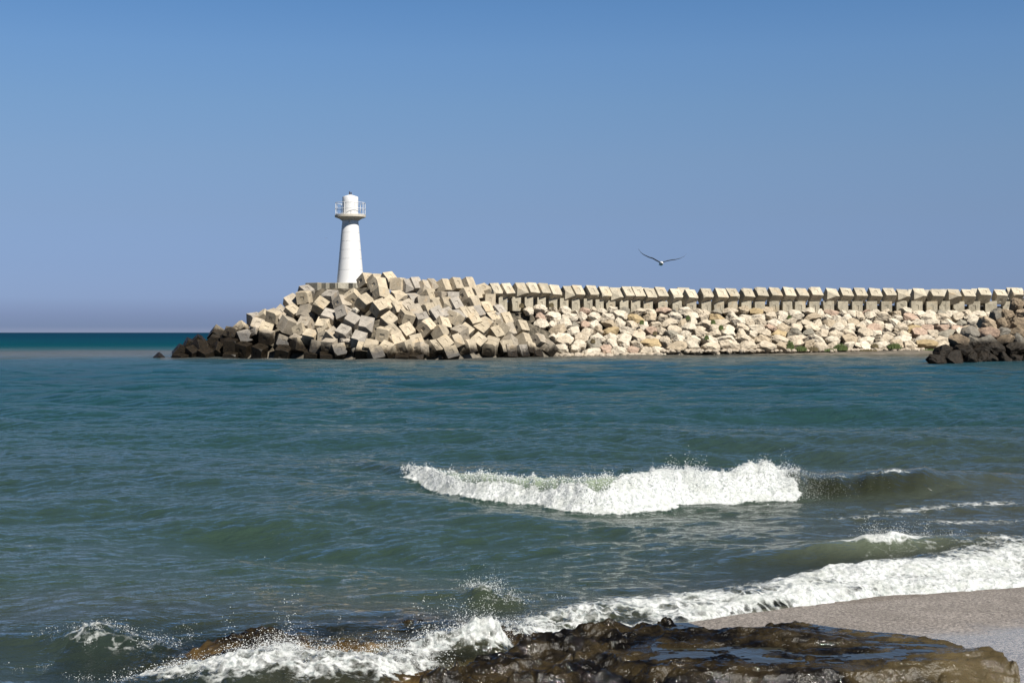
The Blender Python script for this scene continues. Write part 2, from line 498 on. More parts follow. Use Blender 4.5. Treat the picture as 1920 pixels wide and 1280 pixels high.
# a few cubes of the seaward layer that show behind the upper row
for i, (x, y) in enumerate([(1158, 553), (1200, 553), (1275, 553), (1585+120, 556), (1735, 557), (1769, 556), (1826, 555), (1892, 553)]):
    o, cen = add_cube(x, y, (x, y), (x-5, y-14.5), (x+22, y), (x-5, y+18), float(DROW(x))+1.9, 1.15, 1.4, col=(.55, .50, .40))
    where = ["between the ninth and tenth cube", "between the twelfth and thirteenth cube", "behind the sixteenth cube", "behind the thirty-second cube", "behind the thirty-third cube", "behind the thirty-fourth cube", "behind the thirty-sixth cube", "behind the thirty-eighth cube"][i]
    tag(o, "half hidden concrete cube, seen %s of the upper crest row" % where, "concrete cube", "cubes on the seaward side of the crest")
LOWX = [(914, 15), (935.5, 16), (961, 16), (984, 16), (1007.5, 16), (1029.5, 15.5), (1050, 16), (1072.5, 16), (1095, 16), (1117, 15), (1137.5, 16.5), (1162, 16.5), (1183, 17.5), (1207, 17), (1234, 18), (1261, 18.5), (1287.5, 18), (1315.5, 18), (1339.5, 18), (1365, 18), (1390, 18.5), (1415.5, 18.5), (1442.5, 18.5), (1467.5, 18.5), (1491, 19), (1517.5, 19), (1544.5, 19), (1571, 19), (1597.5, 19.5), (1624.5, 19.5), (1652.5, 19.5), (1681, 19.5), (1709, 20), (1737.5, 19.5), (1761, 19.5), (1787.5, 20), (1816, 20.5), (1847.5, 20.5), (1880, 20.5), (1912, 20.5)]
for i, (x, wd) in enumerate(LOWX):
    D = float(DROW(x))-.55; t = (x-914)/1000
    yaw = R(24-15*t + random.uniform(-1.5, 1.5)); top = 556.5+8*sstep(940, 1240, x)+random.uniform(-.5, .5)
    W = wd*D/FPX/math.cos(yaw); zt = at(x, top, D).z; H = 1.35
    fl = at(x, top, D); az = math.atan2(fl.x, fl.y)
    o = bpy.data.objects.new('upright_block', CUBES[i % 8]); COL.objects.link(o)
    rz = yaw-az
    o.scale = (W, 1.2, H); o.rotation_euler = (0, 0, rz)
    c_ = Matrix.Rotation(rz, 3, 'Z') @ Vector((W/2, .6, 0)); o.location = (fl.x+c_.x, fl.y+c_.y, zt-H/2)
    k = random.uniform(.85, 1.05); o.color = (.50*k, .45*k, .345*k, 1)
    tag(o, "upright grey concrete block, %s from the lighthouse end of the lower row" % ordn(i+1), "concrete block", "upright blocks of the lower crest row")
# retaining wall behind the lower row
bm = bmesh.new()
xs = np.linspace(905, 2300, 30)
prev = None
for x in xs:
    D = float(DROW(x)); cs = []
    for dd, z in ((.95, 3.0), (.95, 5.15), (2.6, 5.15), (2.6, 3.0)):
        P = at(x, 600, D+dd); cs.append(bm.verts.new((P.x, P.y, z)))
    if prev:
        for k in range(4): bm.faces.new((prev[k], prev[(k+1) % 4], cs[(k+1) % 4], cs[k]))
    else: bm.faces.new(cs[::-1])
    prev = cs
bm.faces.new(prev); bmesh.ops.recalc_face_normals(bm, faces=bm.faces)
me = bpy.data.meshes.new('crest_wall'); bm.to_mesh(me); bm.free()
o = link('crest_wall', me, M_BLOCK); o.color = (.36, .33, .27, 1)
tag(o, "long concrete wall in the shaded gaps behind the lower row of upright blocks", "wall")

# ------------------------------------------------------------------ quarry boulders
def ico(sub):
    bm = bmesh.new(); bmesh.ops.create_icosphere(bm, subdivisions=sub, radius=1); bm.verts.ensure_lookup_table()
    V = np.array([v.co[:] for v in bm.verts]); F = np.array([[v.index for v in f.verts] for f in bm.faces]); bm.free(); return V, F
IV, IF = ico(5)
def rock_mesh(seed, planes=14, rough=.07):
    r = np.random.default_rng(seed); P = IV.copy()
    for _ in range(planes):
        n_ = r.normal(size=3); n_ /= np.linalg.norm(n_); d = r.uniform(.55, .86)
        k = np.maximum(0, P@n_-d); P -= np.outer(k, n_)*.97
    d = 0
    for o_, (f, a) in enumerate(((2.2, rough*1.5), (5, rough), (11, rough*.55), (24, rough*.28))):
        d = d + a*(vn3(P*f+seed*7.3, seed+o_)-.5)*2
    P = P*(1+d)[:, None]
    P /= (P.max(0)-P.min(0))*.5*1.0
    me = np_mesh('boulder', P, IF); me.materials.append(M_ROCK); return me
ROCKS = [rock_mesh(s) for s in range(14)]
PAL = [("cream", (.65, .56, .43)), ("pale cream", (.73, .65, .52)), ("beige", (.52, .43, .31)), ("pink", (.52, .385, .295)), ("grey", (.31, .285, .23)), ("ochre", (.50, .385, .22))]
def boulder(P, wx, wy, wz, col, tilt=22):
    o = bpy.data.objects.new('boulder', random.choice(ROCKS)); COL.objects.link(o)
    o.location = P; o.scale = (wx/2, wy/2, wz/2)
    o.rotation_euler = (R(random.uniform(-tilt, tilt)+25), R(random.uniform(-tilt, tilt)), R(random.choice((0, 180))+random.uniform(-30, 30)))
    k = random.uniform(.9, 1.08); o.color = (col[0]*k, col[1]*k, col[2]*k, 1); return o
def slope_point(px, s):
    """s = 0 at the foot of the upright blocks ... 1 at the toe of the slope"""
    D = float(DROW(px))-1.0-s*7.2; z = Z_ROW-.15-s*3.95*(1 + .12*(px < 1250))
    P = at(px, 600, D); return Vector((P.x, P.y, z))
lx = np.array([x for x, _ in LOWX]); used = set(); NR = 7
special = {(0, 1248): 3, (0, 1268): 4, (1, 1020): 3, (3, 1210): 3, (0, 1553): 3, (0, 1620): 3, (1, 1692): 3, (3, 1640): 3, (3, 1730): 3, (4, 1715): 3, (4, 1475): 5, (4, 1508): 4, (3, 1780): 3, (1, 1352): 5, (5, 1120): 4, (6, 1720): 5}
for r_ in range(NR):
    s = (r_+.35)/NR*1.0
    x = 985 + (r_ % 2)*13 - (5 if r_ == 0 else 0) + r_*7
    if r_ >= 3: x += 12
    while x < 1880 - r_*9:
        D = float(DROW(x)); ppm = FPX/D
        wpx = random.choice([20, 24, 27, 30, 34]) if r_ < 5 else random.choice([24, 29, 33, 38])
        if r_ == 0: wpx = random.choice([17, 21, 25, 29])
        ci = random.choices(range(6), [36, 44, 12, 2, 3, 3])[0]
        for (rr, xx), cc in special.items():
            if rr == r_ and abs(xx-(x+wpx/2)) < wpx/2: ci = cc
        xm = x+wpx/2; P = slope_point(xm, s+random.uniform(-.035, .035))
        wx = wpx/ppm*1.05; wz = random.uniform(.85, 1.15)*(.9 if r_ == 0 else 1.08 if r_ < 5 else 1.15)
        o = boulder(P+Vector((0, random.uniform(-.15, .15), 0)), wx, random.uniform(1.1, 1.5), wz*.99, PAL[ci][1])
        m = int(np.argmin(np.abs(lx+9-xm)))+1
        key = (r_, m); j = 0
        if key in used:
            where = "between the %s and %s block" % (ordn(m), ordn(m+1)); key = (r_, m, 'b')
            if key in used: where = "just before the %s block" % ordn(m)
        else: where = "below the %s block" % ordn(m)
        used.add(key)
        tag(o, "%s boulder in the %s course of the slope, %s" % (PAL[ci][0], ordn(r_+1), where), "boulder", "quarry boulders on the breakwater slope")
        x += wpx*.93

# groyne of boulders at the right edge
def groyne_top(px): return np.interp(px, [1738, 1755, 1772, 1790, 1800, 1815, 1830, 1845, 1865, 1882, 1902, 1910, 1920, 1990, 2100], [672, 660, 652, 640, 627, 622, 612, 600, 587, 575, 562, 552, 546, 520, 505])
def groyne_depth(py, dw=103.5): return (CAM_H+dw/1.25)/(1/1.25+(py-623)/FPX)
cnt = 0; y = 676.0; row = 0
GP = [("dark wet", (.10, .085, .065)), ("brown", (.31, .24, .165)), ("grey", (.235, .215, .18)), ("tan", (.43, .34, .24)), ("dull pink", (.36, .26, .195))]  # groyne stone colours, darkened to include the shade on this left-facing side
while y > 512:
    k = 0; x = 1742 + (row % 2)*11
    while x < 2010:
        wpx = random.choice([24, 28, 33, 38]); xm = x+wpx/2
        if y > float(groyne_top(xm))+5:
            D = groyne_depth(y); P = at(xm, y, D)
            hpx = random.uniform(23, 31); ci = 0 if y > 656 else random.choice([1, 2, 2, 3, 4, 1])
            o = boulder(P, wpx*1.15*D/FPX, 1.1, hpx*1.15*D/FPX, GP[ci][1], 28)
            if xm < 1925:
                k += 1
                tag(o, "%s boulder, %s from the left in the %s course of the right groyne" % (GP[ci][0], ordn(k), "waterline" if row == 0 else ordn(row+1)), "boulder", "boulders of the groyne at the right edge")
            else: tag(o, "boulder of the groyne beyond the right edge of the view", "boulder", "groyne boulders past the right edge")
        x += wpx*.9
    y -= 17; row += 1
o = boulder(at(1746, 677, 104), .75, .8, .5, GP[0][1]); tag(o, "small black wet boulder alone at the left tip of the right groyne", "boulder", "boulders of the groyne at the right edge")
# broken slabs lodged in the cube mound
for (x, y, wd, hg, c, lab) in ((646, 641, 32, 11, (.62, .55, .46), "long pale broken slab lying low in the cube mound below the lighthouse"), (666, 660, 17, 20, (.33, .31, .26), "rough grey rubble boulder low in the cube mound beside a pale slab"), (667, 583, 15, 14, (.66, .60, .50), "small broken pale stone high in the cube mound right of the tower")):
    D = pile_depth(x, y)-.4; o = boulder(at(x, y, D), wd*D/FPX, 1.0, hg*D/FPX, c); tag(o, lab, "boulder")

# ------------------------------------------------------------------ ground: one sheet under water, beach and breakwater
def shore_v(X, Y):    # signed distance towards dry sand at the near beach (right, bottom)
    Ys = np.interp(X, [-3, .3, .9, 1.3, 1.6, 2.34, 3.15, 4.46, 7, 14, 40], [3.0, 8.2, 10.2, 10.85, 11.07, 11.65, 12.05, 12.45, 13.6, 18, 40])
    return (Ys-Y)
def mound_cap(px): return np.interp(px, [285, 330, 400, 470, 520, 560, 585, 600, 690, 710, 900, 960], [-1.5, .1, 1.4, 2.6, 3.6, 4.5, 5.9, 6.0, 6.0, 5.6, 5.2, 4.6])
def land(X, Y):
    px = 960+X/np.maximum(Y, 1)*FPX
    base = np.full_like(X, -2.5)
    near = -0.02+.045*shore_v(X, Y)*np.where(shore_v(X, Y) > 0, 1.0, 2.6)
    near = np.clip(near, -2.5, 1.2)
    z = np.where(Y < 75, np.maximum(base, near), base)
    # rubble mound under the cubes
    dw = DW(px); s1 = (Y-dw-1.25)/SLOPE
    back = 5.8-(Y-(dw+15))/1.5
    m1 = np.minimum(np.minimum(s1, mound_cap(px)), back)
    m1 = m1-np.maximum(0, px-925)*.024
    m1 = np.where((px > 270) & (px < 1075), m1, -2.5)
    # slope under the quarry boulders
    dr = DROW(px); s2 = np.where(Y < dr-1.0, Z_ROW-1.05-(dr-1.0-Y)*.55*1.03, Z_ROW-.5); s2 = np.where(Y > dr+4, Z_ROW-.5-(Y-dr-4)*.6, s2)
    s2 = np.where(px > 930, s2, -2.5)
    # strip of sand in front of it
    Dt = dr-8.3; sb = np.interp(px, [1150, 1260, 1400, 1700, 1900, 2400], [0, .35, .8, 1.0, 1.0, 1.0])
    beach = np.where(Y < Dt+3, .38-(Dt+.4-Y)*.062, -2.5); beach = np.minimum(beach, .42)
    beach = np.where(px > 1100, beach*sb - (1-sb)*1.2, -2.5)
    # core of the groyne
    g = (Y-103.5-1.2)/1.25; gcap = CAM_H-(groyne_top(px)+14-623)/FPX*Y
    g = np.minimum(np.minimum(g, gcap), 6-(Y-114)/1.3); g = np.where((px > 1735) & (Y < 135), g, -2.5)
    zz = np.maximum.reduce([z, m1, s2, beach, g])
    lump = (fbm2(X*.9, Y*.9, 4, 5)-.5)*.5
    return np.maximum(zz + np.where((Y > 100) & (zz > .5), lump, 0), -2.5), px

ang = np.concatenate([np.linspace(-60, -24, 30)[:-1], np.linspace(-24, 24, 500), np.linspace(24, 60, 30)[1:]])
rad = np.concatenate([np.linspace(1.5, 30, 200)[:-1], np.linspace(30, 95, 70)[:-1], np.linspace(95, 190, 330)[:-1], np.geomspace(190, 12000, 40)])
AA, RR = np.meshgrid(np.radians(ang), rad); GX = np.tan(AA)*RR; GY = RR
GZ, GPX = land(GX, GY)
me = np_mesh('ground', np.stack([GX, GY, GZ], -1).reshape(-1, 3), grid_faces(*GX.shape))
rub = ((GY > 95) & (GZ > .3) & ((GPX < 1075) | (GY > DROW(GPX)-8.2) | ((GPX > 1735) & (GY < 125)))).astype(float)
attr(me, 'rubble', rub)
m, n, b = mat('wet_and_dry_sand')
geo = n.nodes.new('ShaderNodeNewGeometry'); P_ = geo.outputs['Position']
sp = n.nodes.new('ShaderNodeSeparateXYZ'); n.links.new(P_, sp.inputs[0])
ra = n.nodes.new('ShaderNodeAttribute'); ra.attribute_name = 'rubble'
g1 = noise(n, P_, 42, 4, .8); g2 = noise(n, P_, 150, 2, .6); g3 = noise(n, P_, 3, 4, .6)
vo = n.nodes.new('ShaderNodeTexVoronoi'); vo.inputs['Scale'].default_value = 48; n.links.new(P_, vo.inputs['Vector'])
c = mixc(n, mr(n, g1, .38, .64), (.09, .08, .073), (.375, .335, .30))
swl = mr(n, mth(n, 'ADD', mth(n, 'ADD', mth(n, 'MULTIPLY', sp.outputs['X'], .36), mth(n, 'MULTIPLY', sp.outputs['Y'], -1.0)), mth(n, 'MULTIPLY', noise(n, P_, 1.2, 4, .6), .7)), -10.45, -10.15)
c = mixc(n, mr(n, swl, 0, 1, .45, 0), c, (.10, .078, .058))
c = mixc(n, mr(n, g3, .35, .7, 0, .35), c, (.11, .095, .08))
spk = mth(n, 'MULTIPLY', mr(n, vo.outputs['Distance'], .12, .28, 1, 0), mr(n, vo.outputs['Color'], .55, .75))
c = mixc(n, spk, c, (.50, .48, .45)); 
far = mr(n, sp.outputs['Y'], 60, 90); c = mixc(n, far, c, mixc(n, mr(n, noise(n, P_, .8, 5, .6), .4, .65), (.085, .075, .06), (.175, .155, .125)))
c = mixc(n, ra.outputs['Fac'], c, mixc(n, mr(n, noise(n, P_, 1.3, 6, .7), .4, .6), (.035, .03, .02), (.13, .11, .08)))  # rubble core coloured darker than the stones to deepen shade in the gaps
n.links.new(c, b.inputs['Base Color'])
# wet film where the last wave ran up
shn = mth(n, 'ADD', mth(n, 'MULTIPLY', sp.outputs['X'], .36), mth(n, 'MULTIPLY', sp.outputs['Y'], -1.0))
wet = mth(n, 'MULTIPLY', mr(n, mth(n, 'ADD', shn, mth(n, 'MULTIPLY', g3, .8)), -9.2, -8.1), mth(n, 'SUBTRACT', 1.0, far))
n.links.new(mr(n, wet, 0, 1, .75, .12), b.inputs['Roughness'])
n.links.new(mth(n, 'ADD', mth(n, 'MULTIPLY', wet, .5), .3), b.inputs['Specular IOR Level'])
bs = n.nodes.new('ShaderNodeBump'); bs.inputs['Distance'].default_value = .02
n.links.new(mr(n, wet, 0, 1, .8, .12), bs.inputs['Strength']); n.links.new(mth(n, 'ADD', g1, mth(n, 'MULTIPLY', g2, .5)), bs.inputs['Height'])
n.links.new(bs.outputs[0], b.inputs['Normal'])
tag(link('ground', me, m), kind='structure')

# ------------------------------------------------------------------ rock ledge in the foreground
def ledge_height(X, Y):
    px = 960+X/Y*FPX
    ytop = np.interp(px, [600, 700, 800, 870, 930, 1000, 1100, 1180, 1250, 1290, 1330, 1400, 1490, 1560, 1640, 1700, 1800, 1880, 1912, 1918, 1926], [1290, 1262, 1238, 1224, 1206, 1182, 1170, 1168, 1160, 1160, 1172, 1172, 1162, 1172, 1180, 1186, 1200, 1216, 1226, 1240, 1400])
    Yb = (CAM_H-.40)*FPX/(ytop-623)
    wob = (fbm2(X*2.1, Y*2.1, 4, 21)-.5)*.30
    inside = sstep(-.02, .10, Yb-Y+wob*.55)
    u = X*.9+Y*.35; v = Y*1.0-X*.25
    h = .375 + .10*(fbm2(u*.9, v*1.6, 3, 3)-.5)*2
    fb = fbm2(X*1.1+Y*.5, Y*3.6, 4, 9)
    q = h*15+fb*3.6; fr_ = q-np.floor(q); st = np.floor(q)+sstep(.78, .95, fr_)+.12*fr_; h = h*.35+.65*(st-fb*3.6)/15
    q = (X*.5+Y*1.6+1.3*fbm2(X*1.2, Y*2.2, 3, 19))*2.3; fr2 = q-np.floor(q); h += .040*(fr2-.5)*sstep(1.0, .93, fr2)   # tilted slabs with broken front edges
    h += -.016*(billow2(X*1.7, Y*4.2, 3, 31)-.6)
    h += (.010+.014*sstep(1.1, .5, X))*(fbm2(X*7, Y*15, 4, 41)-.5)*2 + .007*(fbm2(X*26, Y*34, 3, 51)-.5)*2
    for fs, am in ((2.2, .030), (4.6, .020), (9.5, .011)):     # sharp crests and cracks left by the bedding
        rg = 1-2*np.abs(fbm2(X*fs+7, Y*fs*2.1+3, 3, 88)-.5); h += am*((rg**5)-.45)*(1-.45*sstep(1.0, 2.0, X))
    fk_ = np.abs(fbm2(X*1.6+7, Y*3.0, 3, 87)-.5); h -= .045*sstep(.016, .0, fk_)
    pl = .372+.012*X+.02*(Y-7.9); flat_ = sstep(.75, 1.2, X+.5*fbm2(X*2, Y*3, 2, 55))*sstep(7.55, 7.75, Y)*sstep(8.75, 8.45, Y)
    h = h*(1-flat_)+flat_*(pl+.42*(h-pl)+.022*(fbm2(X*3.4+Y*2, Y*11, 4, 57)-.5)*2)
    # deep cleft and lowering towards the sea on the left and in front
    h -= .10*np.exp(-((X-(.50+.15*np.sin(Y*5)))/.10)**2)*sstep(7.95, 7.55, Y)
    h -= .035*sstep(.35, -.9, X)
    h += .05*sstep(8.1, 8.55, Y)*(fbm2(X*1.9, Y*.5, 3, 77)-.25)*2
    # broken front edge of the slab: rounded lobes over dark hollows
    lobe = billow2(X*1.25+.3, Y*1.1, 2, 91); ys_ = 7.64+.30*(lobe-.55)+.16*sstep(1.5, 2.3, X)
    dr_ = np.maximum(0, ys_-Y); h -= np.where(X < 1.75, .20*sstep(0, .14, dr_)+.45*dr_, 0) + np.where(X >= 1.75, .055*(sstep(.0, .05, dr_)+sstep(.12, .17, dr_)+sstep(.24, .30, dr_)), 0)
    h += .055*sstep(.0, .08, dr_)*(billow2(X*3.2, Y*3.2, 4, 93)-.6)
    # undercut steps on the front right, pale ledges
    h -= sstep(7.62, 7.30, Y+.10*fbm2(X*3, Y, 2, 8))*.10*sstep(1.4, 2.0, X)
    low = -.30+.05*fbm2(X*3, Y*3, 3, 61)
    # drowned shelf to the left and behind
    sh = .005 + .22*(fbm2(X*1.6+4, Y*2.4, 4, 71)-.42) + .05*(fbm2(X*6, Y*10, 4, 44)-.5)
    for fs, am in ((3.1, .035), (7.0, .018), (14., .008)):
        sh = sh+am*((1-2*np.abs(fbm2(X*fs+2, Y*fs*1.8, 3, 83)-.5))**5-.5)
    shm = sstep(-2.9, -1.9, X)*sstep(.9, .1, X)*sstep(8.2, 8.9, Y)*sstep(10.9, 10.2, Y+.3*np.sin(X*2))
    low = np.maximum(low, low*(1-shm)+sh*shm)
    z = low*(1-inside)+h*inside
    return z
lx_ = np.arange(-3.1, 3.2, .009); ly_ = np.arange(6.2, 11.2, .010)
LX, LY = np.meshgrid(lx_, ly_); LZ = ledge_height(LX, LY)
selp = (LX > .95) & (LX < 2.6) & (LY > 7.8) & (LY < 8.35) & (LZ > .25)
PL0 = float(np.percentile((LZ-.012*LX-.02*(LY-7.9))[selp], 42))
lev = PL0+.012*LX+.02*(LY-7.9)
pm = sstep(.70, 1.15, LX+.6*fbm2(LX*2, LY*3, 2, 55)-.1)*sstep(2.75, 2.5, LX+.3*(fbm2(LX*3, LY*3, 2, 56)-.5))*sstep(7.70, 7.86, LY+.16*(fbm2(LX*3, LY*3, 3, 58)-.5))*(LZ > .2)
pool = (LZ < lev-.0005) & (pm > .93); LZ = LZ+np.maximum(0, lev-LZ)*pm
me = np_mesh('rock_ledge', np.stack([LX, LY, LZ], -1).reshape(-1, 3), grid_faces(*LX.shape))
m, n, b = mat('wet_dark_rock')
geo = n.nodes.new('ShaderNodeNewGeometry'); P_ = geo.outputs['Position']; sp = n.nodes.new('ShaderNodeSeparateXYZ'); n.links.new(P_, sp.inputs[0])
a1 = noise(n, P_, 3.0, 6, .65, .6); a2 = noise(n, P_, 14, 5, .65); a3 = noise(n, P_, 60, 3, .6)
c = mixc(n, mr(n, a1, .40, .66), (.003, .0025, .0018), (.028, .0205, .0095))
c = mixc(n, mr(n, a2, .5, .78, 0, .4), c, (.058, .044, .021))
rgt = mr(n, mth(n, 'ADD', sp.outputs['X'], mth(n, 'MULTIPLY', a1, 2.0)), 2.6, 3.7, 0, .5); c = mixc(n, rgt, c, (.11, .085, .042))
sub = mr(n, sp.outputs['Z'], .10, -.04, 0, .85); c = mixc(n, mth(n, 'MULTIPLY', sub, mr(n, a1, .35, .6)), c, (.125, .078, .028))
n.links.new(c, b.inputs['Base Color'])
wt = noise(n, P_, 5, 4, .6, .4); n.links.new(mr(n, wt, .46, .62, .06, .38), b.inputs['Roughness']); b.inputs['Specular IOR Level'].default_value = .30
n.links.new(bump(n, mth(n, 'ADD', a2, mth(n, 'MULTIPLY', a3, .6)), .7, .018), b.inputs['Normal'])
o = link('rock_ledge', me, m); tag(o, "wet dark brown layered rock ledge filling the bottom right foreground", "rock")
# thin pools lying in its hollows
fac = grid_faces(*LX.shape); okf = pool.reshape(-1)[fac].all(1)
if okf.any():
    F_ = fac[okf]; ids, inv = np.unique(F_, return_inverse=True)
    Vp = np.stack([LX, LY, lev+.003], -1).reshape(-1, 3)[ids]
    me = np_mesh('rock_pool_water', Vp, inv.reshape(F_.shape))
    m, n, b = mat('pool_water'); b.inputs['Base Color'].default_value = (.03, .03, .022, 1); b.inputs['Roughness'].default_value = .04
    t = n.nodes.new('ShaderNodeTexCoord'); n.links.new(bump(n, noise(n, t.outputs['Object'], 9, 3), .25, .02), b.inputs['Normal'])
    tag(link('rock_pool_water', me, m), kind='structure')
o = boulder(Vector((.535, 7.38, .27)), .20, .16, .26, (.42, .36, .25), 12)
tag(o, "pale tan stone wedged in a cleft of the dark foreground ledge", "stone")

# ------------------------------------------------------------------ the sea
wang = np.concatenate([np.linspace(-55, -26, 40)[:-1], np.linspace(-26, 26, 940), np.linspace(26, 55, 40)[1:]])
r1 = np.arange(5.0, 28, .030); rr = [28.0]
while rr[-1] < 190: rr.append(rr[-1]+.030*(rr[-1]/28)**2.35)
r3 = np.geomspace(rr[-1], 15000, 90)[1:]
wr = np.concatenate([r1, rr, r3])
AA, YY = np.meshgrid(np.radians(wang), wr); XX = np.tan(AA)*YY
cell = np.gradient(wr)[:, None]*np.ones_like(XX)
Hs = np.zeros_like(XX)
wrng = random.Random(5)
for k in range(46):
    lam = 0.22*1.135**k if k < 34 else wrng.uniform(5, 13)
    th = R(wrng.gauss(0, 30) if lam < 4 else wrng.gauss(8, 12))
    dx, dy = math.sin(th), math.cos(th); amp = (.0115*lam**.85 if lam < 3 else .024*lam**.30)*wrng.uniform(.6, 1.2)
    ph = wrng.uniform(0, 6.28); kk = 2*math.pi/lam
    fade = sstep(2.0, 5.0, lam*abs(dy)/np.maximum(cell, 1e-3)+lam*.0)
    warp = (vn2(XX*.35/lam**.5+k*3.1, YY*.35/lam**.5, 90+k)-.5)*5
    envl = .25+1.5*vn2(XX/(lam*3.2)+k*7.7, YY/(lam*2.2), 140+k)**1.3
    s_ = np.sin(kk*(dx*XX+dy*YY)+ph+warp)
    Hs += amp*envl*fade*(s_*.8+.35*(.637-np.abs(s_)))  # a little sharper at the crests
# calm in the lee of the breakwater and near the beach
Hs *= np.interp(YY, [6, 12, 20, 60, 110, 140, 300], [.50, .55, .75, .9, .7, .5, 1.0])
Z0, _ = land(XX, YY)
sv = shore_v(XX, YY); nearb = (YY < 45)
Hs *= np.where(nearb, sstep(1.2, -2.5, sv)*.75+.25, 1)
px_ = 960+XX/YY*FPX
FO = np.zeros_like(XX)
_bx = np.arange(0, 2600, 4.0); _bk = np.exp(-(np.arange(-15, 16)/6.0)**2); _bk /= _bk.sum()
def band(px0, xs, ys):
    f = np.interp(_bx, xs, ys); f = np.convolve(np.pad(f, 15, mode='edge'), _bk, 'valid'); return np.interp(px0, _bx, f)
# 1. the main breaker
X_ = [600, 700, 750, 830, 920, 1000, 1100, 1180, 1300, 1400, 1505, 1560, 1700, 1800, 1900, 2100]
Fy = [880, 895, 908, 931, 946, 953, 968, 963, 949, 943, 940, 939, 935, 928, 920, 905]
foot = CAM_H*FPX/(band(px_, X_, Fy)-623)
Hh = (.66+.44*fbm2(px_*.03, px_*0+3, 3, 207))*band(px_, [500, 640, 700, 750, 800, 900, 1000, 1100, 1180, 1270, 1340, 1430, 1490, 1520, 1600, 1700, 1780, 1900, 2050], [0, .05, .13, .17, .21, .28, .33, .40, .37, .44, .40, .45, .41, .28, .27, .30, .22, .08, 0])
s = YY-foot + (fbm2(XX*2.2, YY*0+1, 3, 200)-.5)*.25
up = .75; prof = np.where(s < up, sstep(-.05, up, s)**.9, np.exp(-(np.maximum(s-up, 0)/1.15)**2))
act = ((YY > 12) & (YY < 30))
lum = billow2(XX*3.0, YY*3.0, 5, 210, .55)
nz = fbm2(XX*4, YY*4, 4, 214)-.5
inf1 = sstep(-22, 30, px_-(752+70*nz+25*np.clip(s, -1, 2)))*sstep(16, -14, px_-(1503-42*np.clip(s/.75, -.5, 1.4)+70*nz))
prof1 = prof*Hh*act
Hs = np.where(act, Hs*(1-.6*np.minimum(1, prof*Hh*4)), Hs)+prof1 - .03*np.exp(-((s+.35)/.35)**2)*act*np.clip(Hh*3, 0, 1)
glass = np.exp(-((px_-1000)/95)**2)+.7*np.exp(-((px_-880)/60)**2)+.8*np.exp(-((px_-1130)/35)**2)   # unbroken green lip
ftop = up*1.25-glass*.55
f1 = inf1*sstep(-.12, .10, s+.34*(lum-.5))*sstep(ftop+.18, ftop-.05, s+.35*(lum-.5))*act
FO = np.maximum(FO, f1*(.95+.5*fbm2(XX*2.5, YY*2.5, 4, 216)))
Hs += f1*(.075*(lum-.45)+.030*(billow2(XX*11, YY*11, 4, 220, .6)-.5)+.016*(fbm2(XX*34, YY*34, 2, 225)-.5))
FO = np.maximum(FO, .34*act*sstep(.35, .75, s)*sstep(1.6, .9, s)*band(px_, [1500, 1560, 1800, 1900], [0, 1, .8, 0])*fbm2(XX*3, YY*3, 3, 17)*1.0)
FO = np.maximum(FO, 1.25*act*np.exp(-((s-.72)/.15)**2)*band(px_, [1500, 1530, 1600, 1640, 1690, 1740, 1800, 1880], [0, .75, .45, .60, .66, .4, .3, 0])*(.15+1.1*fbm2(XX*5, YY*7, 4, 18)))
FO = np.maximum(FO, .40*act*sstep(2.8, 1.0, s)*sstep(.6, 1.0, s)*inf1)
# 2. the shore wave running up the sand
nb = (YY < 22) & (YY > 8)
wob = (fbm2(XX*1.1, YY*.3, 3, 230)-.5)*.5
sv2 = sv+wob*.6
svf = np.interp(XX, [-3, .3, .9, 1.6, 2.34, 3.15, 4.46, 7, 14, 40], [8.2, 10.25, 10.7, 11.05, 11.65, 12.05, 12.45, 13.6, 18, 40])-YY+wob*.6
rt = sstep(.3, 4.2, XX)
Lz = sstep(-.9, .6, XX)*nb
wdt = np.interp(XX, [0, 1, 2.3, 3.2, 4.6, 7], [.95, .95, .65, 1.0, 1.75, 2.1])
f2 = sstep(-wdt-.55, -wdt*.25, svf+.6*(lum-.5))*sstep(.85, .6, svf)*Lz*(.24+.36*rt+(.92-.30*rt)*fbm2(XX*2.0, YY*3.4, 4, 233))
lum2 = billow2(XX*4.2, YY*3.2, 5, 240, .55)
f2 = np.maximum(f2, .93*np.exp(-((svf+.10)/.20)**2)*nb*sstep(.8, 1.4, XX))
FO = np.maximum(FO, f2*1.12); swash_end = .12
FO = np.maximum(FO, .50*sstep(-wdt-1.6, -wdt-.1, svf)*Lz*sstep(.5, -.1, svf))
crest2 = np.exp(-((svf+wdt*.62)/(.35+.25*rt))**2)*Lz*(.06+.13*rt)
Hs += .8*crest2 + f2*f2*(.075*(lum2-.4)+.030*(billow2(XX*12, YY*12, 3, 245)-.5))
# 3. the small breaker behind it, right
bx, by = ground(1655, 1043); 
u3 = (XX-bx); v3 = (YY-by-.10*u3)
Hs += .17*np.exp(-(u3/1.35)**2)*np.exp(-(np.maximum(v3, 0)/.55)**2-(np.minimum(v3, 0)/.28)**2)
f3 = np.exp(-((u3+.02)/.60)**2)*np.exp(-((v3-.05-.03*u3)/(.10+.16*np.exp(-((u3-.1)/.3)**2)))**2)*(.62+.75*fbm2(XX*5, YY*8, 4, 252)); FO = np.maximum(FO, f3*1.15)
Hs += f3*.10*(lum2-.25)*np.exp(-((u3-.1)/.4)**2)
FO = np.maximum(FO, .55*np.exp(-((XX-4.4)/2.2)**2-((YY-14.6-.1*XX)/1.3)**2))
FO = np.maximum(FO, .50*np.exp(-((XX-3.2)/2.6)**2-((YY-(by-1.2))/.9)**2))
